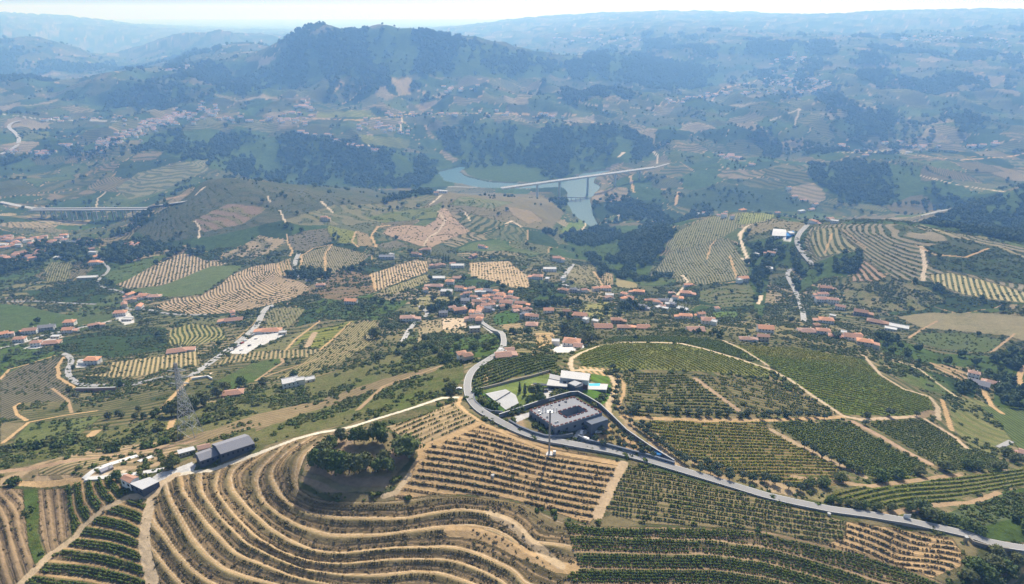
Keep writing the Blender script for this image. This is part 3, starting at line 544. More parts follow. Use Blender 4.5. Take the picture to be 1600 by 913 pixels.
# ------------------------------------------------------------------ material helpers
def new_mat(name):
    m = bpy.data.materials.new(name); m.use_nodes = True; return m, m.node_tree, m.node_tree.nodes["Principled BSDF"]
def nd(nt, t, **kw):
    n = nt.nodes.new(t)
    for k, v in kw.items():
        if k == 'inp':
            for i, x in v.items(): n.inputs[i].default_value = x
        else: setattr(n, k, v)
    return n
def mth(nt, op, a, b=None, c=None, clamp=False):
    n = nt.nodes.new("ShaderNodeMath"); n.operation = op; n.use_clamp = clamp
    for i, x in enumerate((a, b, c)):
        if x is None: continue
        if isinstance(x, (int, float)): n.inputs[i].default_value = x
        else: nt.links.new(x, n.inputs[i])
    return n.outputs[0]
def mix(nt, f, a, b, bt='MIX'):
    n = nt.nodes.new("ShaderNodeMix"); n.data_type = 'RGBA'; n.blend_type = bt
    for i, x in ((0, f), (6, a), (7, b)):
        if isinstance(x, (int, float)): n.inputs[i].default_value = x
        elif isinstance(x, tuple): n.inputs[i].default_value = x
        else: nt.links.new(x, n.inputs[i])
    return n.outputs[2]
def noise(nt, vec, scale, detail=3, rough=.6):
    n = nd(nt, "ShaderNodeTexNoise", inp={'Scale': scale, 'Detail': detail, 'Roughness': rough})
    if vec is not None: nt.links.new(vec, n.inputs['Vector'])
    return n.outputs[0]
def maprange(nt, v, a, b, c=0., d=1.):
    n = nd(nt, "ShaderNodeMapRange", interpolation_type='SMOOTHSTEP', inp={1: a, 2: b, 3: c, 4: d}); nt.links.new(v, n.inputs[0]); return n.outputs[0]

def grid_mesh(name, X, Y, Z):
    nv, nu = Z.shape; me = bpy.data.meshes.new(name)
    me.vertices.add(nu * nv); me.vertices.foreach_set("co", np.stack([X, Y, Z], -1).astype(np.float32).ravel())
    i = (np.arange(nv - 1)[:, None] * nu + np.arange(nu - 1)[None]).ravel()
    q = np.stack([i, i + 1, i + nu + 1, i + nu], 1).astype(np.int32).ravel(); n = len(i)
    me.loops.add(n * 4); me.loops.foreach_set("vertex_index", q)
    me.polygons.add(n); me.polygons.foreach_set("loop_start", np.arange(0, n * 4, 4, dtype=np.int32)); me.polygons.foreach_set("loop_total", np.full(n, 4, np.int32))
    me.polygons.foreach_set("use_smooth", np.ones(n, bool)); me.update(calc_edges=True)
    return me
gme = grid_mesh("ground", XG, YG, HZ)
a = gme.attributes.new("soil", 'FLOAT_COLOR', 'POINT'); a.data.foreach_set("color", SOIL.ravel())
a = gme.attributes.new("veg", 'FLOAT_COLOR', 'POINT'); a.data.foreach_set("color", VEG.ravel())
a = gme.attributes.new("phase", 'FLOAT', 'POINT'); a.data.foreach_set("value", PHASE.ravel())
ground = bpy.data.objects.new("ground", gme); C.objects.link(ground); ground["kind"] = "structure"
m, nt, bs = new_mat("ground_land")
at1 = nd(nt, "ShaderNodeAttribute", attribute_name="soil"); at2 = nd(nt, "ShaderNodeAttribute", attribute_name="veg"); at3 = nd(nt, "ShaderNodeAttribute", attribute_name="phase")
geo = nd(nt, "ShaderNodeNewGeometry"); pos = geo.outputs[0]
nf = noise(nt, pos, .35, 5, .7); nm = noise(nt, pos, .05, 7, .72); nl = noise(nt, pos, .008, 5, .6); ng = noise(nt, pos, .11, 7, .8)
ph = mth(nt, 'ADD', at3.outputs[2], mth(nt, 'MULTIPLY', mth(nt, 'SUBTRACT', nm, .5), .12))
wave = mth(nt, 'SINE', mth(nt, 'MULTIPLY', ph, 2 * math.pi))
st = maprange(nt, mth(nt, 'ADD', wave, mth(nt, 'MULTIPLY', mth(nt, 'SUBTRACT', nf, .5), 2.2)), -.35, .65)
st = mth(nt, 'MULTIPLY', st, at1.outputs[3])
sm = mth(nt, 'ADD', mth(nt, 'ADD', mth(nt, 'MULTIPLY', nf, .5), mth(nt, 'MULTIPLY', nm, .35)), mth(nt, 'MULTIPLY', nl, .35))
pt = maprange(nt, mth(nt, 'ADD', sm, mth(nt, 'SUBTRACT', at2.outputs[3], .5)), .52, .78)
mask = mth(nt, 'MAXIMUM', st, pt, clamp=True)
vv = mth(nt, 'MAXIMUM', .25, mth(nt, 'ADD', -.65, mth(nt, 'ADD', mth(nt, 'MULTIPLY', ng, 2.3), mth(nt, 'MULTIPLY', nm, 1.0))))
sv = mth(nt, 'MAXIMUM', .3, mth(nt, 'ADD', -.05, mth(nt, 'ADD', mth(nt, 'MULTIPLY', nf, .9), mth(nt, 'ADD', mth(nt, 'MULTIPLY', ng, .8), mth(nt, 'MULTIPLY', nl, .4)))))
cs = nt.nodes.new("ShaderNodeVectorMath"); cs.operation = 'SCALE'; nt.links.new(at1.outputs[0], cs.inputs[0]); nt.links.new(sv, cs.inputs[3])
cv_ = nt.nodes.new("ShaderNodeVectorMath"); cv_.operation = 'SCALE'; nt.links.new(at2.outputs[0], cv_.inputs[0]); nt.links.new(vv, cv_.inputs[3])
nt.links.new(mix(nt, mask, cs.outputs[0], cv_.outputs[0]), bs.inputs[0])
bs.inputs['Roughness'].default_value = 1.0; bs.inputs['Specular IOR Level'].default_value = 0.0
bmp = nd(nt, "ShaderNodeBump", inp={'Strength': .8, 'Distance': 1.0})
nt.links.new(mth(nt, 'ADD', mth(nt, 'MULTIPLY', nf, .6), mth(nt, 'MULTIPLY', mask, .6)), bmp.inputs['Height']); nt.links.new(bmp.outputs[0], bs.inputs['Normal'])
gme.materials.append(m)
# river
p = np.array([[-2600., 2600.], [-2600, 2600]]); q = np.array([[1700., 1700], [3600, 3600]])
rme = grid_mesh("river", p, q, p * 0 + .0); river = bpy.data.objects.new("river", rme); C.objects.link(river); river["kind"] = "structure"
m, nt, bs = new_mat("river_water"); bs.inputs[0].default_value = (.004, .075, .09, 1); bs.inputs['Roughness'].default_value = .35; bs.inputs['Specular IOR Level'].default_value = .12
g = nd(nt, "ShaderNodeNewGeometry"); bmp = nd(nt, "ShaderNodeBump", inp={'Strength': .25, 'Distance': .5}); nt.links.new(noise(nt, g.outputs[0], .12, 3), bmp.inputs['Height']); nt.links.new(bmp.outputs[0], bs.inputs['Normal'])
rme.materials.append(m)
# ------------------------------------------------------------------ things, parts, labels
def link(o, parent=None):
    C.objects.link(o)
    if parent is not None: o.parent = parent
    return o
def mesh_obj(name, verts, faces, mat, parent=None, smooth=False):
    me = bpy.data.meshes.new(name); me.from_pydata([tuple(map(float, v)) for v in verts], [], [tuple(map(int, f)) for f in faces]); me.update()
    if mat is not None:
        for q in (mat if isinstance(mat, (list, tuple)) else [mat]): me.materials.append(q)
    if smooth: me.polygons.foreach_set("use_smooth", np.ones(len(me.polygons), bool))
    return link(bpy.data.objects.new(name, me), parent)
def thing(name, loc, label, cat, group=None, rz=0.0, s=1.0):
    o = bpy.data.objects.new(name, None); C.objects.link(o); o.empty_display_size = 1
    o.location = tuple(map(float, loc)); o.rotation_euler = (0, 0, rz); o.scale = (s, s, s)
    o["label"] = label; o["category"] = cat
    if group: o["group"] = group
    return o
def tag(o, label, cat, group=None):
    o["label"] = label; o["category"] = cat
    if group: o["group"] = group
    return o
def dup(root, loc, rz, s, label, group=None):
    r = root.copy(); C.objects.link(r); r.location = tuple(map(float, loc)); r.rotation_euler = (0, 0, rz); r.scale = s if hasattr(s, '__len__') else (s, s, s)
    r["label"] = label
    if group: r["group"] = group
    for ch in root.children:
        c = ch.copy(); C.objects.link(c); c.parent = r
        for g in ch.children:
            d = g.copy(); C.objects.link(d); d.parent = c
    return r
ORD = "first second third fourth fifth sixth seventh eighth ninth tenth eleventh twelfth thirteenth fourteenth fifteenth sixteenth seventeenth eighteenth nineteenth".split()
TENS = {2: "twent", 3: "thirt", 4: "fort", 5: "fift", 6: "sixt", 7: "sevent", 8: "eight", 9: "ninet"}
def ordw(n):
    if n <= 19: return ORD[n - 1]
    h = ''
    if n >= 100: h = {1: 'hundred and ', 2: 'two hundred and '}[n // 100]; n %= 100
    if n == 0: return h + 'last'
    if n <= 19: return h + ORD[n - 1]
    t, r = divmod(n, 10)
    return h + TENS[t] + ('ieth' if r == 0 else 'y-' + ORD[r - 1])
# ------------------------------------------------------------------ foliage
def foliage_mat(name, c1, c2, c3):
    m, nt, bs = new_mat(name); oi = nd(nt, "ShaderNodeObjectInfo"); g = nd(nt, "ShaderNodeNewGeometry")
    n1 = noise(nt, g.outputs[0], .9, 3); n2 = noise(nt, g.outputs[0], .06, 3)
    col = mix(nt, maprange(nt, n1, .35, .65), c1 + (1,), c2 + (1,))
    col = mix(nt, mth(nt, 'MULTIPLY', maprange(nt, mth(nt, 'ADD', mth(nt, 'MULTIPLY', n2, .6), mth(nt, 'MULTIPLY', oi.outputs['Random'], .5)), .4, .8), .8), col, c3 + (1,))
    nt.links.new(col, bs.inputs[0]); bs.inputs['Roughness'].default_value = .9; bs.inputs['Specular IOR Level'].default_value = .15
    return m
M_TREE = foliage_mat("foliage_tree", (.055, .088, .027), (.12, .165, .045), (.13, .135, .055))
M_OLIVE = foliage_mat("foliage_olive", (.075, .10, .055), (.13, .155, .09), (.055, .085, .04))
M_BUSH = foliage_mat("foliage_bush", (.045, .075, .018), (.10, .14, .032), (.15, .155, .05))
M_WOOD = foliage_mat("foliage_wood", (.045, .07, .026), (.09, .125, .038), (.06, .09, .03))
M_VG = foliage_mat("vine_green", (.055, .09, .018), (.14, .18, .035), (.10, .125, .03))
M_VY = foliage_mat("vine_yellow_green", (.10, .135, .02), (.24, .27, .04), (.25, .23, .05))
M_VD = foliage_mat("vine_dry", (.07, .075, .03), (.12, .11, .045), (.17, .13, .07))
mb, nt, bs = new_mat("bark"); bs.inputs[0].default_value = (.06, .045, .033, 1); bs.inputs['Roughness'].default_value = 1; M_BARK = mb
def ico():
    t = (1 + 5 ** .5) / 2; v = np.array([(-1, t, 0), (1, t, 0), (-1, -t, 0), (1, -t, 0), (0, -1, t), (0, 1, t), (0, -1, -t), (0, 1, -t), (t, 0, -1), (t, 0, 1), (-t, 0, -1), (-t, 0, 1)]) / (1 + t * t) ** .5
    f = [(0, 11, 5), (0, 5, 1), (0, 1, 7), (0, 7, 10), (0, 10, 11), (1, 5, 9), (5, 11, 4), (11, 10, 2), (10, 7, 6), (7, 1, 8), (3, 9, 4), (3, 4, 2), (3, 2, 6), (3, 6, 8), (3, 8, 9), (4, 9, 5), (2, 4, 11), (6, 2, 10), (8, 6, 7), (9, 8, 1)]
    return v, np.array(f)
ICO_V, ICO_F = ico()
def crown_geo(rs, lobes, leaves, size, core=.78):
    """lobes: list of (x, y, z, rx, rz)"""
    vs = []; fs = []; n = 0
    for (x, y, z, rx, rz) in lobes:
        v = ICO_V * (core * (0.85 + .3 * rs.rand(12, 1))) * np.array([rx, rx, rz]) + np.array([x, y, z])
        vs.append(v); fs += [tuple(f + n) for f in ICO_F]; n += 12
    w = np.array([l[3] ** 2 for l in lobes]); w = w / w.sum()
    for i in range(leaves):
        l = lobes[rs.choice(len(lobes), p=w)]
        d = rs.randn(3); d /= np.linalg.norm(d); d[2] = abs(d[2]) if rs.rand() < .65 else d[2]
        r = .82 + .32 * rs.rand(); c = np.array(l[:3]) + d * np.array([l[3], l[3], l[4]]) * r
        a = np.cross(d + .7 * rs.randn(3), rs.randn(3)); a /= np.linalg.norm(a) + 1e-6; b = np.cross(d + .4 * rs.randn(3), a); b /= np.linalg.norm(b) + 1e-6
        s = size * (.6 + .8 * rs.rand())
        vs.append(np.array([c - a * s, c - b * s * .8 + .2 * s * d, c + a * s, c + b * s * .8])); fs.append((n, n + 1, n + 2, n + 3)); n += 4
    return np.vstack(vs), fs
def trunk_geo(h, r, limbs, rs):
    vs = []; fs = []
    def seg(p, q, r0, r1):
        p = np.array(p, float); q = np.array(q, float); d = q - p; d /= np.linalg.norm(d); a = np.cross(d, (0.3, 1, .1)); a /= np.linalg.norm(a); b = np.cross(d, a); n = len(vs)
        for (c, rr) in ((p, r0), (q, r1)):
            for k in range(6):
                t = k * math.pi / 3; vs.append(c + (a * math.cos(t) + b * math.sin(t)) * rr)
        for k in range(6): fs.append((n + k, n + (k + 1) % 6, n + 6 + (k + 1) % 6, n + 6 + k))
    seg((0, 0, -.4), (0, 0, h), r, r * .65)
    for x, y, z in limbs: seg((0, 0, h * .85), (x * .75, y * .75, z), r * .5, r * .2)
    return vs, fs
def proto_tree(kind, seed):
    rs = np.random.RandomState(seed)
    if kind == 'broad':      # unit: metres, 10 m tall
        lobes = [(0, 0, 5.4, 3.8, 3.8)] + [(2.5 * math.cos(a), 2.5 * math.sin(a), 3.2 + 3.4 * rs.rand(), 2.1 + .8 * rs.rand(), 1.9 + .6 * rs.rand()) for a in rs.rand() * 6 + np.arange(6) * 1.05] + [(0.6, 0, 8.2, 2.0, 1.6)]
        nl, sz, th, tr, mat = 460, .5, 2.0, .3, M_TREE
    elif kind == 'olive':
        lobes = [(0, 0, 2.4, 1.6, 1.2)] + [(1.1 * math.cos(a), 1.1 * math.sin(a), 2.0 + 1.0 * rs.rand(), .95, .85) for a in rs.rand() * 6 + np.arange(4) * 1.57]
        nl, sz, th, tr, mat = 170, .30, 1.3, .18, M_OLIVE
    elif kind == 'column':
        lobes = [(0, 0, 1.6 + 1.5 * i, 1.35 * (1 - .13 * i), 1.5) for i in range(6)]
        nl, sz, th, tr, mat = 220, .35, 1.2, .2, M_TREE
    else:                    # 'bush'
        lobes = [(0, 0, .9, 1.5, 1.0)] + [(1.1 * math.cos(a), 1.1 * math.sin(a), .7 + .3 * rs.rand(), .9, .8) for a in rs.rand() * 6 + np.arange(4) * 1.57]
        nl, sz, th, tr, mat = 130, .32, .6, .1, M_BUSH
    cv, cf = crown_geo(rs, lobes, nl, sz); tv, tf = trunk_geo(th, tr, [l[:3] for l in lobes[1:5]] if kind != 'column' else [], rs)
    def mk(name, v, f, mt):
        me = bpy.data.meshes.new(name); me.from_pydata([tuple(map(float, p)) for p in v], [], [tuple(map(int, p)) for p in f]); me.update(); me.materials.append(mt); return me
    return mk("crown", cv, cf, mat), mk("trunk", tv, tf, M_BARK)
PROTO = {k: [proto_tree(k, 100 + 10 * i + j) for j in range(5)] for i, k in enumerate(('broad', 'olive', 'column', 'bush'))}
NAMES = {'broad': ('broadleaf_tree', 'tree'), 'olive': ('olive_tree', 'olive tree'), 'column': ('cypress_tree', 'tree'), 'bush': ('shrub', 'shrub')}
HGT = {'broad': 10.0, 'olive': 3.5, 'column': 10.0, 'bush': 1.9}
tree_count = 0
def tree(kind, px, py, h, label, group=None, wide=1.0, pos=None):
    global tree_count
    p = hit(px, py) if pos is None else pos
    if p is None: return None
    z = float(samp(HZ, p[0], p[1])); cr, tk = PROTO[kind][tree_count % 5]; tree_count += 1
    s = h / HGT[kind]; nm, cat = NAMES[kind]
    t = thing(nm, (p[0], p[1], z - .1), label, cat, group, rz=random.random() * 6.28); t.scale = (s * wide, s * wide, s)
    link(bpy.data.objects.new("crown", cr), t); link(bpy.data.objects.new("trunk", tk), t)
    return t
def row_of(kind, pts, h, what, group, wide=1.0):
    """labels count along the row, left to right"""
    pts = sorted(pts, key=lambda t: t[0])
    for i, t in enumerate(pts):
        hh = t[2] if len(t) > 2 else h * (.85 + .3 * random.random())
        tree(kind, t[0], t[1], hh, what % ordw(i + 1), group, wide)
def PT(s): return [tuple(map(float, t.split(','))) for t in s.split()]
row_of('broad', PT("533,690,9 554,693,10 569,692,10 590,690,13 599,693,8"), 10, "%s dark tree from the left along the back of the hilltop grove", "trees of the hilltop grove", .9)
row_of('broad', PT("516,704,10 505,718,12 497,731,12 513,732,13 524,736,13 534,738,13 546,739,12 562,739,12 571,734,11"), 10, "%s tree from the left in the dense front arc of the hilltop grove", "trees of the hilltop grove", 1.0)
row_of('broad', PT("600,728,10 590,738,9 606,738,10"), 10, "%s tree from the left in the small clump right of the grove gap", "trees of the hilltop grove", .95)
tree('broad', 634, 711, 13, "large lone round tree at the right edge of the hilltop grove clearing", None, 1.45)
row_of('olive', PT("985,645 994,643 1014,648 1040,645 1057,646 1075,647 1092,649 1107,650 1122,650 1137,650 1156,652 1169,650 1192,656 1202,650 1215,652 1231,652 1247,653 1262,652 1275,652 1288,655"), 4.6, "%s grey-green olive from the left in the row between the hillside vineyards", "olives between the hillside vineyards", 1.1)
row_of('olive', PT("1352,664,4 1355,652,4 1390,650,6 1432,650,4"), 4, "%s small tree from the left along the track past the junction", "trees along the far track", 1.1)
row_of('olive', PT("958,578 962,586 965,594 966,602 964,610 962,618 960,626 964,636 971,643 978,650"), 4.2, "%s olive from the left beside the winding dirt path above the walled garden", "olives beside the winding path", 1)
row_of('olive', PT("985,662 993,668 1000,672 1008,678 1016,684 1024,690 1032,696 1040,702 1048,708 1056,714 1036,690 1003,664 1013,672"), 4, "%s olive from the left outside the long diagonal wall", "olives outside the diagonal wall", 1)
row_of('olive', PT("928,668 938,662 948,664 957,672 948,682 938,676 966,680 975,686 955,690 968,694 985,692 976,700 990,704 1000,700 1003,710 1012,706 1020,715 930,690 942,698 918,672"), 4, "%s young olive from the left in the dry walled orchard", "olives of the walled orchard", 1)
row_of('olive', PT("1070,723 1085,725 1094,737 1104,728 1110,740 1121,735 1122,746 1139,740 1140,750 1160,747 1176,752 1195,752 1211,757 1232,764 1250,766 1060,716"), 4.6, "%s olive from the left on the dry strip beside the asphalt road", "olives beside the asphalt road", 1.1)
row_of('broad', PT("1265,760,6 1287,759,6 1312,752,6 1340,738,5 1325,732,5 1375,750,8 1400,746,7 1435,741,6 1475,735,8 1510,731,7 1525,732,7 1560,733,7 1585,721,7 1572,712,7"), 7, "%s dark tree from the left in the line below the green vineyards", "dark trees below the green vineyards", 1.5)
row_of('olive', PT("1257,700 1270,707 1285,716 1299,720 1312,728"), 4.5, "%s olive from the left along the reddish diagonal strip", "olives along the reddish strip", 1)
row_of('broad', PT("1297,784,4 1310,787,4 1325,789,4 1337,793,5 1350,794,5 1370,797,5 1392,797,5 1420,797,6 1440,800,8 1450,811,8 1470,816,7 1487,821,7 1508,828,8 1530,836,6"), 5, "%s roadside tree from the left above the lower end of the asphalt road", "trees above the lower road", 1.3)
row_of('broad', PT("1525,890,7 1537,902,8 1555,868,6 1550,885,7 1570,895,8 1590,880,6 1545,912,8 1512,905,6"), 7, "%s bushy tree from the left in the corner below the road end", "trees in the corner below the road end", 1.4)
row_of('broad', PT("268,650,13 278,650,12 290,646,12 304,640,12 318,634,13 340,621,11 353,613,10"), 12, "%s dark tree from the left in the row behind the pylon", "trees behind the pylon", 1.05)
tree('broad', 378, 605, 11, "lone dark oval tree just above the terracotta roofed hut", None, .95)
row_of('broad', PT("170,655 185,650 191,653 212,655 217,643 226,654 240,652 246,647"), 6, "%s small dark tree from the left in the field left of the pylon", "small trees left of the pylon", 1.0)
row_of('bush', PT("56,702 74,696 107,696 125,691 177,706 217,677 248,673 257,693 278,687 90,700"), 5, "%s round dark bush from the left on the slope below the dirt track", "bushes on the slope below the dirt track", 1.0)
row_of('bush', PT("112,690 140,694 160,698 30,700 10,706 200,692 230,700 320,662 345,655 370,648 330,640 400,634"), 4, "%s low green bush from the left on the scrub around the pylon foot", "bushes around the pylon", 1.2)
row_of('broad', PT("190,603 119,622 109,612"), 7, "%s leafy tree from the left beside the long pink roof", "trees beside the long pink roof", 1.2)
tree('broad', 270, 731, 9, "bright green round tree beside the yard of the long grey barn"); tree('broad', 183, 749, 6, "dark tree against the left corner of the small orange roofed shed", None, 1.1)
tree('bush', 22, 756, 4, "small bush at the left end of the dirt track")
tree('column', 571, 530, 9, "slim dark cypress left of the big round tree below the village", None, 1.0); tree('broad', 586, 529, 15, "big round dark tree in the field below the village", None, 1.2)
row_of('broad', PT("610,515 590,562 412,602 460,590 700,565 717,532 699,547 715,547 705,614 650,548 665,545 680,552 735,560 740,548 690,560 760,548 770,540 745,530 640,560 622,555"), 7, "%s tree from the left on the slope below the old village", "trees below the old village", 1.25)
row_of('column', PT("812,613 820,617"), 9, "%s slim cypress from the left on the lawn of the modern house", "cypresses on the lawn", 1.2)
row_of('broad', PT("833,618,8 841,616,8 844,628,7 826,631,5"), 7, "%s round tree from the left beside the white forecourt of the modern house", "round trees of the garden", 1.1)
row_of('bush', PT("746,616 753,628 763,634 771,637 806,644 812,640 797,647 870,616 876,616 884,616 866,620"), 3.4, "%s clipped garden shrub from the left round the sports court", "garden shrubs", 1.1)
row_of('bush', PT("935,628 942,622 950,612 948,584 954,584 928,634 836,666 846,672 856,678 880,680"), 2.6, "%s small shrub from the left round the pool and the dark winery", "shrubs round the pool and winery", 1.1)
row_of('broad', PT("884,522 892,528 902,536 912,538 922,536 898,520 908,524 916,528"), 14, "%s tall dark tree from the left in the clump behind the white villa", "tall trees behind the white villa", 1.2)
row_of('broad', PT("685,478 680,486 688,492 678,470 660,486 650,478 705,470 700,462"), 9, "%s dark tree from the left beside the manor with the brown roof", "trees beside the brown roofed manor", 1.1)
row_of('column', PT("693,407,14 697,410,15 701,409,13"), 14, "%s tall dark conifer from the left above the white roofed hall", "conifers above the white roofed hall", 1.3)
used_trees = [o for o in C.objects if o.get("category") in ("tree", "olive tree", "shrub")]
print("named trees", len(used_trees))

# more single trees scattered through the middle distance (near ones first)
tries = 0; extra = []
while len(extra) < 300 - len(used_trees) and tries < 6000:
    tries += 1; px = random.uniform(10, 1590); py = random.uniform(455, 600)
    if 330 < px < 640 and py > 560: continue
    p = hit(px, py)
    if p is None: continue
    s_ = samp(SCRUB, p[0], p[1]); w_ = samp(WOOD, p[0], p[1]); rh = float(samp(VEG[..., 3], p[0], p[1]))
    if s_ < .3 and w_ < .3: continue
    if rh < .3 or (700 < px < 1480 and py > 536): continue
    if any(math.hypot(px - q[0], (py - q[1]) * 1.5) < 9 for q in extra): continue
    extra.append((px, py))
extra.sort(key=lambda t: t[0])
zones = [(0, 420, 'left valley slopes'), (420, 660, 'slopes left of the old village'), (660, 880, 'gardens of the old village'), (880, 1200, 'gardens along the ridge hamlet'), (1200, 1600, 'right valley slopes')]
for a_, b_, zn in zones:
    z_ = [t for t in extra if a_ <= t[0] < b_]
    for i, t in enumerate(z_): tree(random.choice(['broad', 'broad', 'olive' if t[1] > 520 else 'broad']), t[0], t[1], random.uniform(3.5, 8), ("%s scattered leafy tree from the left on the " + zn) % ordw(i + 1), "scattered trees on the " + zn, 1.3)

# ------------------------------------------------------------------ woods and scrub: instanced masses
SRC = {}
for k_, mt in (('wood', M_WOOD), ('bush', M_BUSH)):
    L = []
    for j in range(4):
        rs = np.random.RandomState(500 + j)
        if k_ == 'wood': v, f = crown_geo(rs, [(0, 0, 4.5, 3.2, 3.4), (1.8, .4, 5.5, 2.2, 2.0), (-1.4, 1.2, 3.6, 2.4, 2.2), (0, -1.6, 4.0, 2.3, 2.4)], 70, .95, .9)
        else: v, f = crown_geo(rs, [(0, 0, .6, 1.3, .8), (.8, .3, .5, .9, .6), (-.5, .7, .5, .9, .7)], 40, .36, .85)
        me = bpy.data.meshes.new(k_); me.from_pydata([tuple(map(float, p)) for p in v], [], [tuple(map(int, p)) for p in f]); me.update(); me.materials.append(mt)
        L.append(bpy.data.objects.new("source_" + k_, me))
    SRC[k_] = L
def scatter_obj(name, P, scale, srcs):
    me = bpy.data.meshes.new(name); me.vertices.add(len(P)); me.vertices.foreach_set("co", P.astype(np.float32).ravel())
    a = me.attributes.new("s", 'FLOAT', 'POINT'); a.data.foreach_set("value", scale.astype(np.float32))
    a = me.attributes.new("k", 'INT', 'POINT'); a.data.foreach_set("value", RS.randint(0, len(srcs), len(P)).astype(np.int32))
    a = me.attributes.new("r", 'FLOAT_VECTOR', 'POINT'); r = np.zeros((len(P), 3), np.float32); r[:, 2] = RS.rand(len(P)) * 6.28; a.data.foreach_set("vector", r.ravel())
    me.update(); o = link(bpy.data.objects.new(name, me)); o["kind"] = "stuff"
    ng = bpy.data.node_groups.new(name, 'GeometryNodeTree'); ng.interface.new_socket("Geometry", in_out='INPUT', socket_type='NodeSocketGeometry'); ng.interface.new_socket("Geometry", in_out='OUTPUT', socket_type='NodeSocketGeometry')
    N = ng.nodes; Lk = ng.links; gi = N.new("NodeGroupInput"); go = N.new("NodeGroupOutput"); jn = N.new("GeometryNodeJoinGeometry")
    def attr(n, t):
        q = N.new("GeometryNodeInputNamedAttribute"); q.data_type = t; q.inputs[0].default_value = n; return q.outputs[0]
    for i, so in enumerate(srcs):
        oi = N.new("GeometryNodeObjectInfo"); oi.inputs[0].default_value = so
        cm = N.new("FunctionNodeCompare"); cm.data_type = 'INT'; cm.operation = 'EQUAL'; Lk.new(attr("k", 'INT'), cm.inputs[2]); cm.inputs[3].default_value = i
        ip = N.new("GeometryNodeInstanceOnPoints"); Lk.new(gi.outputs[0], ip.inputs['Points']); Lk.new(cm.outputs[0], ip.inputs['Selection']); Lk.new(oi.outputs['Geometry'], ip.inputs['Instance'])
        Lk.new(attr("r", 'FLOAT_VECTOR'), ip.inputs['Rotation']); Lk.new(attr("s", 'FLOAT'), ip.inputs['Scale']); Lk.new(ip.outputs[0], jn.inputs[0])
    Lk.new(jn.outputs[0], go.inputs[0]); md = o.modifiers.new("scatter", 'NODES'); md.node_group = ng
    return o
cell = (YG * (U[1] - U[0])) * np.gradient(YY)[:, None]
inview = np.abs(to_px(XG, YG, HZ)[0] - 800) < 1050
def pick(density):
    lam = density * cell * inview; n = RS.poisson(np.clip(lam, 0, 20)); r, c = np.nonzero(n); k = n[r, c]; r = np.repeat(r, k); c = np.repeat(c, k)
    fr = np.clip(r + RS.rand(len(r)) - .5, 0, NV - 1); y = np.exp(np.interp(fr, np.arange(NV), V)); u = U[c] + (RS.rand(len(c)) - .5) * (U[1] - U[0]); x = u * y
    return x, y, samp(HZ, x, y)
WOOD *= np.clip(.5 + 1.6 * fbm(XG / (20 + YG / 40), YG / (20 + YG / 40), 4, 501), 0, 1)
sp_ = 5.2 + YG / 420.0
x, y, z = pick(np.where((WOOD > .05) & (YG < 7500) & (HB > 4), WOOD / sp_ ** 2, 0))
print("wood instances", len(x))
sc_ = (.75 + y / 2300) * (.7 + .6 * RS.rand(len(x)))
for i_, (lo, hi, nm) in enumerate(((0, 2400, "near_woodland"), (2400, 3400, "river_woodland"), (3400, 9e9, "mountain_woodland"))):
    q = (y >= lo) & (y < hi); scatter_obj(nm, np.stack([x, y, z - .5], 1)[q], sc_[q], SRC['wood'])
cl = np.clip(fbm(XG / 22, YG / 22, 3, 201) * 2 + .45, 0, 1)
dens_ = np.where(YG < 1300, np.clip(SCRUB, 0, 2) * cl * .15 * (1 - sstep(800, 1300, YG) * .6), 0)
x, y, z = pick(dens_); print("scrub instances", len(x)); scatter_obj("scrub", np.stack([x, y, z - .1], 1), (.4 + .8 * RS.rand(len(x)) ** 1.8) * (1 + y / 1400), SRC['bush'])
M_DRY = foliage_mat("foliage_dry_grass", (.17, .13, .07), (.26, .20, .11), (.12, .12, .05))
SRC['tuft'] = []
for j in range(3):
    v, f = crown_geo(np.random.RandomState(900 + j), [(0, 0, .2, .55, .3), (.4, .2, .2, .4, .25)], 16, .22, .8); me = bpy.data.meshes.new("tuft"); me.from_pydata([tuple(map(float, p)) for p in v], [], [tuple(map(int, p)) for p in f]); me.update(); me.materials.append(M_DRY); SRC['tuft'].append(bpy.data.objects.new("source_tuft", me))
tm = np.zeros(shp)
for rec, q_ in ((HT, .28), (LA, .12), (LC, .1), (LE, .15), (LK, .1)):
    b = rec['b']; tm[b] = np.where(rec['m'] & (np.abs(rec['fr']) > .2), q_, tm[b])
x, y, z = pick(tm * np.clip(.5 + 1.5 * fbm(XG / 7, YG / 7, 3, 221), 0, 1.6)); print("tufts", len(x)); scatter_obj("dry_bank_grass", np.stack([x, y, z - .05], 1), .5 + 1.1 * RS.rand(len(x)) ** 2, SRC['tuft'])
hed = .7 * np.clip(fbm(XG / 40, YG / 60, 4, 211) * 3 - .45, 0, 1) * (VEG[..., 3] > .3) * (SOIL[..., 3] < .99)
x, y, z = pick(np.where((YG > 560) & (YG < 8000) & (HB > 7), hed * (.55 + 2.2 * sstep(1400, 2400, YG)) / (9 + YG / 180) ** 2, 0)); print("hedge instances", len(x))
scatter_obj("scattered_copses", np.stack([x, y, z - .3], 1), (.35 + .6 * RS.rand(len(x)) ** 1.5) * (1 + y / 3500), SRC['wood'])

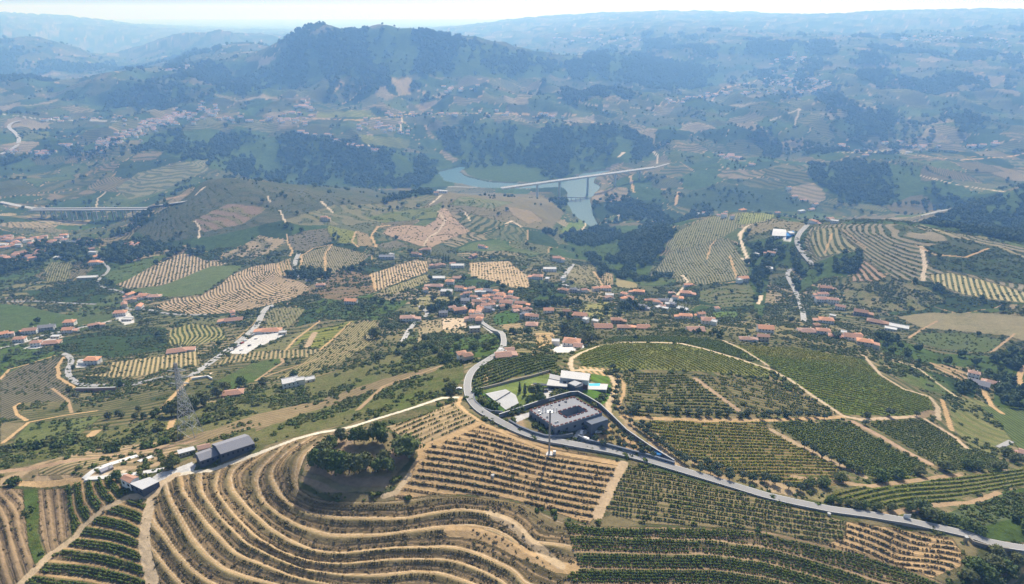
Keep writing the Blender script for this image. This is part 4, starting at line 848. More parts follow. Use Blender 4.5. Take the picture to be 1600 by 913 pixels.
TDM = np.where(SOIL[..., 3] > 0, 9, 0)
for rec in PARCELS:
    if rec['geo'] or rec is HT or rec is LA or rec is LB or rec is LK: TDM[rec['b']] = np.where(rec['m'], 0, TDM[rec['b']])
stripe = np.clip(np.sin(2 * math.pi * PHASE) * 1.6, 0, 1) * (SOIL[..., 3] > .5) * (VEG[..., 3] < .95)
x, y, z = pick(np.where((YG > 560) & (YG < 1700) & (TDM > 2), stripe * .085 * (1 - .75 * sstep(600, 1700, YG)) * np.clip(.6 + 1.2 * nz2, .1, 1.4), 0)); print("field vines", len(x))
scatter_obj("distant_vine_rows", np.stack([x, y, z - .1], 1), (.42 + .35 * RS.rand(len(x))) * (1 + y / 2600), SRC['bush'])
# ------------------------------------------------------------------ vine rows as geometry
OCT_V = np.array([(1, 0, 0), (0, 1, 0), (-1, 0, 0), (0, -1, 0), (0, 0, 1), (0, 0, -1)], float); OCT_F = np.array([(0, 1, 4), (1, 2, 4), (2, 3, 4), (3, 0, 4), (1, 0, 5), (2, 1, 5), (3, 2, 5), (0, 3, 5)])
def vines_mesh(name, P, h, w, mat):
    """P: vine feet; each vine is a small leafy body with three sprays"""
    n = len(P); hh = h * (.7 + .5 * RS.rand(n)); ww = w * (.7 + .6 * RS.rand(n)) / 2
    v = OCT_V[None] * (.75 + .5 * RS.rand(n, 6, 1)) * np.stack([ww * 1.25, ww, hh * .5], 1)[:, None]; a = RS.rand(n) * 6.28; ca, sa = np.cos(a)[:, None], np.sin(a)[:, None]
    v = np.stack([v[..., 0] * ca - v[..., 1] * sa, v[..., 0] * sa + v[..., 1] * ca, v[..., 2]], -1) + P[:, None] + np.stack([0 * hh, 0 * hh, hh * .5], 1)[:, None]
    t = RS.randn(n, 2, 3, 3) * np.array([.55, .55, .4]) * ww[:, None, None, None] * 1.3 + (RS.rand(n, 2, 1, 3) - .5) * np.stack([ww * 2, ww * 2, hh * .9], 1)[:, None, None] + P[:, None, None] + np.stack([0 * hh, 0 * hh, hh * .65], 1)[:, None, None]
    V_ = np.concatenate([v.reshape(-1, 3), t.reshape(-1, 3)]); F_ = np.concatenate([(OCT_F[None] + 6 * np.arange(n)[:, None, None]).reshape(-1, 3), (6 * n + np.arange(n * 6)).reshape(-1, 3)])
    me = bpy.data.meshes.new(name); me.vertices.add(len(V_)); me.vertices.foreach_set("co", V_.astype(np.float32).ravel()); m_ = len(F_)
    me.loops.add(m_ * 3); me.loops.foreach_set("vertex_index", F_.astype(np.int32).ravel()); me.polygons.add(m_)
    me.polygons.foreach_set("loop_start", np.arange(0, m_ * 3, 3, dtype=np.int32)); me.polygons.foreach_set("loop_total", np.full(m_, 3, np.int32)); me.update(calc_edges=True)
    me.materials.append(mat); return me
ROWS = []      # (size in view, parcel name, tint, h, w, points)
def keep(P, gap, seed):
    if len(P) == 0: return P
    g = vnoise(P[:, 0] / 4.5 + seed, P[:, 1] / 4.5, 301) * .75 + .25 * RS.rand(len(P)); big = vnoise(P[:, 0] / 25, P[:, 1] / 25, 303)
    return P[g > gap * (.6 + .9 * big)]
trk = [trace(P2(p), 6.0)[:, :2] for p, wd_, c_ in TRK if c_ is not None and wd_ >= 2.5 and min(float(q.split(',')[1]) for q in p.split()) > 520]
TD = np.full(shp, 99.0, np.float32)
rr = YY < 1100
for T in trk:
    if len(T) < 2: continue
    b = box_mask(T, 6)
    if b: d, _ = seg_dist(XG[b], YG[b], T); TD[b] = np.minimum(TD[b], d)
def add_rows(Q, name, tint, h, w):
    c = Q[:, :2] - Q[:, :2].mean(0); ax = np.linalg.svd(c, full_matrices=False)[2][0]; t = c @ ax; o = np.argsort(t); Q = Q[o]; t = t[o]
    cut = np.nonzero(np.diff(t) > 9)[0] + 1
    for S in np.split(Q, cut):
        if len(S) >= 4: ROWS.append((len(S) * h / (np.mean(S[:, 1]) ** 2 + 5e4), name, tint, h, w, S))
TINT = {0: M_VG, 1: M_VY, 2: M_VD}
for rec in PARCELS:
    g = rec['geo']
    if not g or 'n' not in rec: continue
    P, n, d, p, sp = rec['P'], rec['n'], rec['d'], rec['p'], rec['sp']
    ta = (P - p[:2]) @ n; tb = (P - p[:2]) @ d
    for k in range(int(ta.min() / sp) - 1, int(ta.max() / sp) + 2):
        c = (k + .25) * sp; xs = []
        for i in range(len(P)):
            a0, a1 = ta[i] - c, ta[(i + 1) % len(P)] - c
            if (a0 > 0) != (a1 > 0): xs.append(tb[i] + (tb[(i + 1) % len(P)] - tb[i]) * a0 / (a0 - a1))
        xs.sort(); Q = []
        for s0, s1 in zip(xs[::2], xs[1::2]):
            if s1 - s0 > 3: t = np.arange(s0 + 1, s1 - 1, .95); t = t + .25 * RS.randn(len(t)); Q.append(p[:2] + np.outer(t, d) + n * c + .12 * RS.randn(len(t), 2) + n * (.5 * np.sin(t / 23.0))[:, None])
        if not Q: continue
        Q = np.vstack(Q); Q = Q[samp(TD, Q[:, 0], Q[:, 1]) > 2.6]; Q = keep(Q, g['gap'] * 1.5, 1.0)
        if len(Q) < 4: continue
        z = samp(HZ, Q[:, 0], Q[:, 1]); Q = np.column_stack([Q, z]); add_rows(Q, rec['name'], g['tint'], g['h'], g['w'])
def level_rows(rec, offs, spacing, gap, tint, h, w, name):
    b, ph, m = rec['b'], rec['ph'], rec['m']; X, Y = XG[b], YG[b]
    for off in offs:
        q = ph - off; f = np.floor(q); pts = []; lev = []
        for ax in (0, 1):
            a = [slice(None), slice(None)]; c = [slice(None), slice(None)]; a[ax] = slice(0, -1); c[ax] = slice(1, None); a = tuple(a); c = tuple(c)
            cr = (f[a] != f[c]) & m[a] & m[c] & (np.abs(q[a] - q[c]) < .5); L = np.maximum(f[a], f[c])[cr]; t = (L - q[a][cr]) / (q[c][cr] - q[a][cr])
            x0, x1, y0, y1 = X[a][cr], X[c][cr], Y[a][cr], Y[c][cr]; pts.append(np.stack([x0 + (x1 - x0) * t, y0 + (y1 - y0) * t], 1)); lev.append(L)
        pts = np.vstack(pts); lev = np.concatenate(lev)
        # thin out to the wanted spacing
        key = np.floor(pts / spacing).astype(np.int64); kk = key[:, 0] * 100003 + key[:, 1] * 7 + lev.astype(np.int64) * 1000000007
        _, ui = np.unique(kk, return_index=True); pts, lev = pts[ui], lev[ui]
        for L in np.unique(lev):
            Q = pts[lev == L]; Q = Q[samp(TD, Q[:, 0], Q[:, 1]) > 2.6]; Q = keep(Q, gap, off * 10)
            if len(Q) < 5: continue
            z = samp(HZ, Q[:, 0], Q[:, 1]); Q = np.column_stack([Q, z]); add_rows(Q, name, tint, h, w)
level_rows(HT, (.24, .37, -.26), 1.2, .5, 2, .85, .8, 'curving dry terraces of the near hill')
level_rows(LA, (.28, .46, -.34), 1.0, .3, 0, 1.35, 1.15, 'leafy terraces left of the forked track')
level_rows(LB, (.30, .5, -.32), 1.0, .25, 0, 1.4, 1.2, 'leafy terraces under the orange roofed shed')
level_rows(LC, (.3,), 1.2, .5, 2, .8, .8, 'dry straight terraces at the left edge'); level_rows(LE, (.3,), 1.2, .5, 2, .9, .8, 'dry curved terraces in the left corner')
level_rows(LK, (.18, .32, .46, .62, -.18), 1.0, .26, 0, 1.35, 1.1, 'green terraces along the bottom edge')
ROWS.sort(key=lambda r: -r[0]); print("vine rows", len(ROWS), "vines", sum(len(r[5]) for r in ROWS))
KEEPN = 295; rest = ROWS[KEEPN:]; byname = {}
for r in ROWS[:KEEPN]: byname.setdefault(r[1], []).append(r)
for nm, L in byname.items():
    L.sort(key=lambda r: -r[5][:, 1].mean())
    for i, r in enumerate(L):
        c0 = r[5].mean(0); o = link(bpy.data.objects.new("vine_row", vines_mesh("vine_row", r[5] - c0, r[3], r[4], TINT[r[2]]))); o.location = tuple(map(float, c0))
        tag(o, "%s row of vines from the top in the %s" % (ordw(i + 1), nm), "vine row", "vine rows of the " + nm)
for tn in (0, 1, 2):
    L = [r for r in rest if r[2] == tn]
    if not L: continue
    o = link(bpy.data.objects.new(("leafy_vineyard_rows", "yellow_green_vineyard_rows", "dry_vineyard_rows")[tn], vines_mesh("vineyard_rows", np.vstack([r[5] for r in L]), np.mean([r[3] for r in L]), np.mean([r[4] for r in L]), TINT[tn]))); o["kind"] = "stuff"
# ------------------------------------------------------------------ building materials
def plain(name, col, rough=.85, var=.25, scale=.4, metal=0.0, fine=None):
    m, nt, bs = new_mat(name); g = nd(nt, "ShaderNodeTexCoord"); n = noise(nt, g.outputs['Object'], scale, 4); oi = nd(nt, "ShaderNodeObjectInfo")
    f = mth(nt, 'ADD', 1 - var, mth(nt, 'ADD', mth(nt, 'MULTIPLY', n, var * 1.2), mth(nt, 'MULTIPLY', oi.outputs['Random'], var * .8)))
    s = nt.nodes.new("ShaderNodeVectorMath"); s.operation = 'SCALE'; s.inputs[0].default_value = col; nt.links.new(f, s.inputs[3]); nt.links.new(s.outputs[0], bs.inputs[0])
    bs.inputs['Roughness'].default_value = rough; bs.inputs['Metallic'].default_value = metal; bs.inputs['Specular IOR Level'].default_value = .2
    return m
def roofmat(name, col, col2, pitch=.5):
    m, nt, bs = new_mat(name); tc = nd(nt, "ShaderNodeTexCoord"); n = noise(nt, tc.outputs['Object'], .5, 4, .7); n3 = noise(nt, tc.outputs['Object'], 3, 2); oi = nd(nt, "ShaderNodeObjectInfo")
    c = mix(nt, maprange(nt, mth(nt, 'ADD', mth(nt, 'MULTIPLY', n, .7), mth(nt, 'MULTIPLY', oi.outputs['Random'], .8)), .3, 1.1), tuple(col) + (1,), tuple(col2) + (1,))
    c = mix(nt, mth(nt, 'MULTIPLY', n3, .35), c, tuple(x * .5 for x in col2) + (1,)); nt.links.new(c, bs.inputs[0]); bs.inputs['Roughness'].default_value = .9; bs.inputs['Specular IOR Level'].default_value = .15
    w_ = nd(nt, "ShaderNodeTexWave", inp={'Scale': 2.0, 'Distortion': .3}); nt.links.new(tc.outputs['Object'], w_.inputs[0]); b = nd(nt, "ShaderNodeBump", inp={'Strength': .4, 'Distance': .08}); nt.links.new(w_.outputs['Fac'], b.inputs['Height']); nt.links.new(b.outputs[0], bs.inputs['Normal'])
    return m
M_WHITE = plain("white_render", (.80, .78, .74), var=.15); M_CREAM = plain("cream_render", (.60, .53, .42)); M_STONE = plain("granite_wall", (.30, .27, .22), scale=1.5, var=.5); M_GREYW = plain("grey_render", (.40, .40, .40))
M_OR = roofmat("orange_tiles", (.74, .36, .20), (.44, .26, .19)); M_BR = roofmat("brown_tiles", (.42, .24, .16), (.34, .21, .15)); M_PK = roofmat("pale_pink_tiles", (.55, .34, .26), (.42, .27, .21)); M_GR = roofmat("grey_sheet_roof", (.31, .31, .34), (.25, .25, .27)); M_WR = roofmat("white_flat_roof", (.62, .62, .62), (.50, .50, .50))
M_GLASS = plain("window_glass", (.03, .035, .045), rough=.15, var=.1); M_DOOR = plain("door_wood", (.12, .07, .04)); M_DARK = plain("anthracite_render", (.085, .095, .115), var=.2); M_CONC = plain("concrete", (.46, .46, .45), var=.25, scale=.15); M_PAVE = plain("pale_paving", (.58, .57, .55), var=.2, scale=.2)
M_ASPH = plain("pale_grey_asphalt", (.33, .325, .315), var=.35, scale=.05); M_STEEL = plain("galvanised_steel", (.36, .38, .40), rough=.5, var=.2, metal=.4); M_TERR = plain("terracotta_parapet", (.16, .06, .05)); M_BLUE = plain("blue_sheet", (.03, .20, .50)); M_POOL = plain("pool_water", (.06, .50, .62), rough=.1, var=.15, scale=.6)  # the asphalt's own colour is a pale grey, mottled at random
M_CARW = plain("white_car_paint", (.75, .75, .76), rough=.35, var=.05); M_CARD = plain("dark_car_paint", (.05, .05, .06), rough=.35, var=.1); M_CARR = plain("red_car_paint", (.35, .04, .03), rough=.35, var=.1); M_TYRE = plain("tyre_rubber", (.02, .02, .02)); M_LINE = plain("road_paint", (.75, .75, .72), var=.1)
# ------------------------------------------------------------------ shapes
def prism(poly, z0, z1, cap=True):
    n = len(poly); z1 = [z1] * n if np.isscalar(z1) else list(z1); v = [(p[0], p[1], z0) for p in poly] + [(p[0], p[1], q) for p, q in zip(poly, z1)]
    a = sum(poly[i][0] * poly[(i + 1) % n][1] - poly[(i + 1) % n][0] * poly[i][1] for i in range(n))
    f = [(i, (i + 1) % n, n + (i + 1) % n, n + i) for i in range(n)] + ([tuple(range(n, 2 * n))] if cap else [])
    if a < 0: f = [tuple(reversed(q)) for q in f]
    return v, f
def boxg(x0, x1, y0, y1, z0, z1):
    v = [(x, y, z) for x in (x0, x1) for y in (y0, y1) for z in (z0, z1)]
    return v, [(0, 1, 3, 2), (4, 6, 7, 5), (0, 4, 5, 1), (2, 3, 7, 6), (0, 2, 6, 4), (1, 5, 7, 3)]
def joing(*gs):
    V_ = []; F_ = []
    for v, f in gs: n = len(V_); V_ += list(v); F_ += [tuple(i + n for i in q) for q in f]
    return V_, F_
def barg(p, q, r, n=4):
    p = np.array(p, float); q = np.array(q, float); d = q - p; L = np.linalg.norm(d); d = d / L; a = np.cross(d, (.01, .02, 1) if abs(d[2]) < .9 else (1, 0, 0)); a /= np.linalg.norm(a); b = np.cross(d, a)
    v = []
    for c in (p, q):
        for k in range(n): t = 2 * math.pi * (k + .5) / n; v.append(tuple(c + (a * math.cos(t) + b * math.sin(t)) * r))
    return v, [(k, (k + 1) % n, n + (k + 1) % n, n + k) for k in range(n)] + [tuple(range(n))[::-1], tuple(range(n, 2 * n))]
def gz(x, y): return float(samp(HZ, x, y))
WIN = bpy.data.meshes.new("window"); v_, f_ = boxg(-.5, .5, -.06, .06, 0, 1.3); WIN.from_pydata(v_, [], f_); WIN.materials.append(M_GLASS)
SILL = bpy.data.meshes.new("sill"); v_, f_ = boxg(-.65, .65, -.12, .12, -.14, 0); SILL.from_pydata(v_, [], f_); SILL.materials.append(M_CONC)
DOOR = bpy.data.meshes.new("door"); v_, f_ = boxg(-.55, .55, -.07, .07, 0, 2.1); DOOR.from_pydata(v_, [], f_); DOOR.materials.append(M_DOOR)
CHIM = bpy.data.meshes.new("chimney"); v_, f_ = joing(boxg(-.4, .4, -.3, .3, -1, 1.2), boxg(-.5, .5, -.4, .4, 1.2, 1.35)); CHIM.from_pydata(v_, [], f_); CHIM.materials.append(M_WHITE)
ROOFS = {'o': (M_OR, 'orange tiled roof'), 'b': (M_BR, 'brown tiled roof'), 'p': (M_PK, 'pale pink roof'), 'g': (M_GR, 'grey roof'), 'w': (M_WR, 'white flat roof')}
def house_at(x, y, w_, d_, storeys, roof, yaw, label, group, wallm=None, hip=False, detail=True, name="house"):
    ca, sa = math.cos(yaw), math.sin(yaw); cs = [(x + ca * a * w_ / 2 - sa * b * d_ / 2, y + sa * a * w_ / 2 + ca * b * d_ / 2) for a in (-1, 1) for b in (-1, 1)]
    zs = [gz(*c) for c in cs]; zb = min(zs); zt = np.mean(zs); H = 3.0 * storeys
    t = thing(name, (x, y, zt), label, "house", group, rz=yaw); base = zb - zt - .8; hw, hd = w_ / 2, d_ / 2; rm, _ = ROOFS[roof]; wallm = wallm or M_WHITE
    if roof == 'w':
        mesh_obj("wall", *boxg(-hw, hw, -hd, hd, base, H), wallm, t)
        mesh_obj("roof", *joing(boxg(-hw + .3, hw - .3, -hd + .3, hd - .3, H + .003, H + .12), boxg(-hw - .15, hw + .15, -hd - .15, -hd + .25, H + .006, H + .5), boxg(-hw - .15, hw + .15, hd - .25, hd + .15, H + .006, H + .5), boxg(-hw - .15, -hw + .25, -hd + .253, hd - .253, H + .009, H + .49), boxg(hw - .25, hw + .15, -hd + .253, hd - .253, H + .009, H + .49)), rm, t)
    else:
        rise = .42 * hd if not hip else .40 * hd; o_ = .55
        if hip:
            wv, wf = boxg(-hw, hw, -hd, hd, base, H); rx = max(hw - hd * .9, .5)
            rv = [(-hw - o_, -hd - o_, H - .1), (hw + o_, -hd - o_, H - .1), (hw + o_, hd + o_, H - .1), (-hw - o_, hd + o_, H - .1), (-hw - o_, -hd - o_, H + .12), (hw + o_, -hd - o_, H + .12), (hw + o_, hd + o_, H + .12), (-hw - o_, hd + o_, H + .12), (-rx, 0, H + rise + .2), (rx, 0, H + rise + .2)]
            rf = [(0, 3, 2, 1), (0, 1, 5, 4), (1, 2, 6, 5), (2, 3, 7, 6), (3, 0, 4, 7), (4, 5, 9, 8), (6, 7, 8, 9), (5, 6, 9), (7, 4, 8)]
        else:
            wv = [(-hw, -hd, base), (hw, -hd, base), (hw, hd, base), (-hw, hd, base), (-hw, -hd, H), (hw, -hd, H), (hw, hd, H), (-hw, hd, H), (-hw, 0, H + rise), (hw, 0, H + rise)]
            wf = [(0, 1, 5, 4), (1, 2, 6, 9, 5), (2, 3, 7, 6), (3, 0, 4, 8, 7), (4, 5, 9, 8), (6, 7, 8, 9)]
            k = rise / hd * o_; rv = []; rf = []
            for sg in (-1, 1):
                n = len(rv); zl = H - k + .03; rv += [(-hw - o_, sg * (hd + o_), zl), (hw + o_, sg * (hd + o_), zl), (hw + o_, 0, H + rise + .03), (-hw - o_, 0, H + rise + .03), (-hw - o_, sg * (hd + o_), zl + .22), (hw + o_, sg * (hd + o_), zl + .22), (hw + o_, 0, H + rise + .25), (-hw - o_, 0, H + rise + .25)]
                q = [(0, 1, 2, 3), (4, 7, 6, 5), (0, 4, 5, 1), (1, 5, 6, 2), (3, 7, 4, 0)]
                rf += [tuple(i + n for i in (f if sg > 0 else f[::-1])) for f in q]
        mesh_obj("wall", wv, wf, wallm, t); r = mesh_obj("roof", rv, rf, rm, t)
        if detail and w_ > 8: c = link(bpy.data.objects.new("chimney", CHIM), r); c.location = (hw * .45, hd * .3, H + rise * .65)
    if roof != 'w' and w_ > 8.5 and (int(x * 7) % 3 != 0):
        sg = 1 if int(y * 3) % 2 else -1; ew = w_ * .42; x0, x1 = sorted((sg * (hw + .004), sg * (hw + ew))); eh = H * (.62 if storeys > 1 else .85); dy = hd * .75; wg = mesh_obj("wing", *boxg(x0, x1, -dy, dy, base, eh), wallm, t)
        xi, xo = sg * (hw + .006), sg * (hw + ew + .4); v = [(xi, -dy - .4, eh + .9), (xi, dy + .4, eh + .9), (xo, dy + .4, eh + .02), (xo, -dy - .4, eh + .02)]; v += [(a, b, c + .2) for a, b, c in v]
        mesh_obj("wing_roof", v, [(0, 1, 2, 3)[::-1], (4, 5, 6, 7), (0, 4, 7, 3), (1, 2, 6, 5), (2, 3, 7, 6)] if sg < 0 else [(0, 1, 2, 3), (7, 6, 5, 4), (3, 7, 4, 0), (5, 6, 2, 1), (6, 7, 3, 2)], rm, wg)
    if detail:
        nw = max(2, min(5, int(w_ / 3.2)))
        for st_ in range(storeys):
            for i in range(nw):
                xx = -hw + w_ * (i + .5) / nw
                if st_ == 0 and i == nw // 2: d = link(bpy.data.objects.new("door", DOOR), t); d.location = (xx, -hd - .02, 0.02); continue
                o = link(bpy.data.objects.new("window", WIN), t); o.location = (xx, -hd - .02, st_ * 3.0 + 1.0)
                if w_ > 13: s2 = link(bpy.data.objects.new("sill", SILL), o); s2.location = (0, -.05, 0)
            o = link(bpy.data.objects.new("window", WIN), t); o.location = (hw + .02, 0, st_ * 3.0 + 1.0); o.rotation_euler = (0, 0, math.pi / 2)
    return t
# ------------------------------------------------------------------ houses: px, py, width in px, roof, yaw degrees, storeys
HS = """93,402,14,w,0,1 107,400,10,w,0,2 153,402,12,o 170,403,18,w,0,1 148,411,16,o,10 137,433,26,w,8,1 205,462,12,o 215,467,12,o,20 226,464,14,o,-10 241,463,20,p,5,1 195,478,11,b 201,471,12,o,40 219,481,12,o 189,491,18,o,10 200,499,15,w,0,1 110,506,15,o,8 108,518,14,o,5 148,511,15,o 74,514,20,g,15 49,519,18,o,12 5,525,14,o 88,526,12,w,5,1 366,500,26,o,15,1 350,502,14,w,15,1 364,491,10,o
32,533,15,o,10 58,539,13,o,12 82,536,22,o,10,1 146,566,20,o,0 130,567,10,w,0,1 277,549,28,o,18,1 365,616,30,o,14,1 425,517,30,o,5,1 442,520,12,w,5,1 455,602,26,w,25 485,594,15,w,25,1 470,600,8,w,20 637,500,24,p,5 722,560,12,o 731,563,10,b 786,557,26,p,10,1 796,549,12,p,10,1
691,299,18,w 682,302,8,o 507,343,11,b,0,3 605,403,24,g,0 501,445,14,o,5,1 549,473,24,o,-5 753,386,12,o 667,391,14,b 649,398,12,b 740,401,12,b 685,416,14,b 715,417,22,w,0 707,414,10,o 674,417,8,o 685,434,22,w,0,1 682,447,22,p,0,1 703,442,14,o 716,434,18,p,0,1 718,452,14,o 698,458,20,w,-5 665,455,10,o
731,461,14,o,15 749,457,14,o,10 763,457,16,g,-20 740,467,12,o 768,465,12,o 782,464,16,o,-15 794,468,14,o,-10 777,470,14,o,5 757,471,12,o,20 745,474,16,b,5 791,476,22,o,-12 813,477,18,o,-10 725,472,18,g,0 758,480,14,o,10 763,485,12,g,-20 750,485,12,o,5 737,480,8,b 719,487,24,b,18 707,484,12,p,20 693,492,14,g,5 737,491,12,o,85 748,490,15,o,80 745,499,24,o,5 742,517,18,w,8 821,487,14,b 822,495,12,g 835,498,14,o,-10 831,508,20,p,-5,1 857,488,17,o,0 798,460,10,o 806,470,10,o,-30 770,475,10,b 785,482,10,b,30 775,458,9,o
870,407,14,o,0,3 859,422,22,w,0 840,434,18,o,-10 855,438,10,w 882,456,14,b 896,455,12,g 912,456,10,o 931,453,12,o 946,452,17,o 952,464,14,w,-10 948,468,12,p 975,462,11,o,-35 984,468,12,o,-35 991,475,10,o,-35 998,458,18,o,-12 1003,482,14,g,-30 1074,445,12,o,5,1 1049,461,10,p 1071,460,18,o,-10 1064,469,10,o 1036,472,16,g,-10 1028,480,10,w,30,1 1039,482,10,w,-30,1 1050,478,12,g,-40 1066,483,18,w,-35,1
1071,497,20,o,-8 1095,494,12,o 1106,504,22,o,-8 1086,516,28,p,0,1 1160,437,24,o,10 907,496,22,o,-12 885,490,12,b 963,504,18,b,-3 942,511,30,o,0,1 975,512,22,o,-2,1 1005,512,20,o,-4,1 827,497,14,o 1195,517,24,o,-8 1183,398,12,w 1197,398,8,o 1198,421,12,w 1049,334,14,w 1031,343,11,w,0,1 1089,333,13,w 1102,333,10,p 1160,329,12,o 1165,531,20,p,-5,1 1191,531,18,o,-8 1214,333,14,o 1252,330,12,w 1271,347,14,o 1303,347,11,w 1205,397,12,p 1204,422,10,w 1235,366,12,w
1289,452,18,b,-10 1285,462,16,o,0 1283,470,18,o,-5 1301,471,16,o,-15 1312,482,14,o,-30 1290,503,28,o,-12 1344,490,22,b,-25 1368,503,24,b,-30,1 1404,511,26,w,-30,1 1391,514,16,w,-30,1 1260,518,26,p,-3,1 1285,521,20,o,-12 1305,526,20,o,-20,1 1331,530,24,o,-18 1350,538,22,o,-22 1317,524,10,w 1520,588,14,p,-30 1528,600,26,g,-38,1 1554,601,18,p,-38,1 1600,716,16,p 868,539,10,w 1042,478,9,w 915,503,10,w 930,506,9,w 1115,507,9,w 1055,467,9,o 1155,440,9,w 880,437,8,w 612,399,8,w 1120,485,8,o 1420,238,8,w 1300,497,9,w 1275,512,9,b 1340,528,10,o 1210,392,8,w"""
ZONES = [((0, 170, 385, 420), 'left valley town'), ((110, 260, 420, 502), 'lane hamlet below the striped fields'), ((0, 170, 496, 545), 'row at the left edge'), ((640, 700, 380, 462), 'upper edge of the old village'), ((700, 730, 380, 462), 'upper edge of the old village'), ((655, 850, 452, 520), 'old village'), ((820, 920, 395, 475), 'ridge by the short road'),
         ((920, 1130, 440, 492), 'hamlet above the ravine'), ((860, 1130, 484, 520), 'row along the ridge'), ((1180, 1280, 325, 430), 'hamlet on the right hill'), ((1250, 1420, 445, 545), 'right valley hamlet'), ((1020, 1170, 325, 350), 'far crest above the ravine')]
def zone(px, py):
    for (a, b, c, d), n in ZONES:
        if a <= px <= b and c <= py <= d: return n
    return 'open left slopes' if px < 640 else 'open middle slopes' if px < 1150 else 'open right slopes'
hl = []
for t in HS.split():
    q = t.split(','); hl.append([float(q[0]), float(q[1]), float(q[2]), q[3] if len(q) > 3 else 'o', float(q[4]) if len(q) > 4 else random.choice((random.uniform(-35, 35), random.uniform(50, 120), random.uniform(-35, 35))), int(q[5]) if len(q) > 5 else 2])
CL = [("0,378 60,380 100,377 150,388", 9, 34, 9), ("0,404 68,399", 7, 16, 9), ("175,381 225,385", 3, 9, 8), ("735,460 812,480", 11, 14, 10), ("745,495 750,505", 6, 3, 10), ("970,465 1060,478", 6, 6, 9)]
for pl, th, n, w_ in CL:
    P_ = P2(pl)
    for i in range(n):
        k = random.randrange(len(P_) - 1); f = random.random(); hl.append([P_[k][0] + f * (P_[k + 1][0] - P_[k][0]), P_[k][1] + f * (P_[k + 1][1] - P_[k][1]) + random.uniform(-th, th), w_ * random.uniform(.8, 1.4), random.choice('ooooopbw'), random.uniform(-40, 40), random.choice((1, 2, 2))])
byz = {}
for h_ in hl: byz.setdefault(zone(h_[0], h_[1]), []).append(h_)
nh = 0
for zn, L in byz.items():
    L.sort(key=lambda q: q[0])
    for i, (px, py, wp, rf, yw, stn) in enumerate(L):
        p = hit(px, py + 2)
        if p is None or p[2] < 8: continue
        sl = math.sqrt(p[0] ** 2 + p[1] ** 2 + (CZ - p[2]) ** 2); wm = max(7.0, wp * sl / F * .92); wm = min(wm, 17) if (rf in 'ob' and stn > 1) else wm; dm = min(max(6.0, wm * random.uniform(.5, .75)), 11)
        wl = random.choice((M_WHITE, M_WHITE, M_WHITE, M_CREAM)) if rf != 'b' else random.choice((M_STONE, M_CREAM))
        if rf == 'g': wl = M_GREYW
        house_at(p[0], p[1], wm, dm, stn, rf, math.radians(yw), "%s house from the left, %s, in the %s" % (ordw(i + 1), ROOFS[rf][1], zn), "houses of the " + zn, wl, hip=(rf in 'obp' and random.random() < .5), detail=wp >= 11); nh += 1
print("houses", nh)
# far villages: more houses than one could point at, one object per village
def far_village(name, specs):
    gW = []; gR = []
    for pl, th, n, w_ in specs:
        P_ = P2(pl)
        for i in range(n):
            k = random.randrange(max(1, len(P_) - 1)); f = random.random(); a, b = P_[k], P_[min(k + 1, len(P_) - 1)]
            p = hit(a[0] + f * (b[0] - a[0]), a[1] + f * (b[1] - a[1]) + random.gauss(0, th * .6))
            if p is None or p[2] < 8: continue
            sl = math.hypot(p[1], CZ - p[2]); w = w_ * random.uniform(.6, 1.4) * sl / F / 2; d = w * .6; h = 3.0 * random.choice((1, 2, 2, 3)); yw = random.uniform(-.6, .6); ca, sa = math.cos(yw), math.sin(yw)
            def tr(v): return [(p[0] + ca * x - sa * y, p[1] + sa * x + ca * y, p[2] + z) for x, y, z in v]
            v, f_ = boxg(-w, w, -d, d, -3, h); gW.append((tr(v), f_)); v = [(-w - .5, -d - .5, h), (w + .5, -d - .5, h), (w + .5, d + .5, h), (-w - .5, d + .5, h), (-w, 0, h + d * .5), (w, 0, h + d * .5)]
            gR.append((tr(v), [(0, 1, 5, 4), (2, 3, 4, 5), (1, 2, 5), (3, 0, 4), (3, 2, 1, 0)]))
    vw, fw = joing(*gW); vr, fr = joing(*gR); n = len(vw); o = mesh_obj(name, vw + vr, fw + [tuple(i + n for i in q) for q in fr], [M_WHITE, M_PK]); o["kind"] = "stuff"
    o.data.polygons.foreach_set("material_index", np.array([0] * len(fw) + [1] * len(fr), np.int32))
far_village("far_left_villages", [("150,232 200,212 240,195 290,182 345,172", 10, 150, 5.5), ("0,236 60,242 120,226", 5, 22, 7), ("60,188 180,186 260,190", 3, 26, 6), ("330,188 420,186 480,190", 5, 24, 6), ("250,112 300,106", 3, 14, 5)])
far_village("far_centre_villages", [("440,182 480,165 490,180", 6, 16, 8), ("470,205 560,230 590,235", 4, 26, 8), ("600,180 760,178 900,182", 4, 40, 5), ("560,195 640,205", 7, 30, 5), ("690,140 750,138", 4, 10, 6), ("860,60 960,62 1060,70", 6, 30, 4)])
far_village("far_right_villages", [("1040,160 1100,150 1200,145 1290,140", 4, 60, 5), ("1190,128 1240,122 1300,138", 10, 90, 4), ("1370,224 1480,232 1570,226", 4, 16, 8), ("1120,240 1200,262", 6, 8, 8), ("1400,62 1500,58 1580,66", 5, 40, 4), ("1200,96 1270,92", 4, 14, 5), ("1100,335 1150,338", 5, 4, 10), ("1230,300 1300,345", 8, 8, 9), ("1310,225 1360,240", 5, 6, 8)])
p = hit(1241, 88); t = thing("tower_block", p, "pale tower block standing out among the far fields", "tower block"); mesh_obj("wall", *boxg(-14, 14, -9, 9, -5, 34), M_CREAM, t); mesh_obj("roof", *boxg(-15, 15, -10, 10, 34.01, 35.5), M_GR, t)
for i in range(3): mesh_obj("balcony_row", *boxg(-13, 13, -10.2, -9.01, 6 + i * 9, 8 + i * 9), M_GREYW, t)
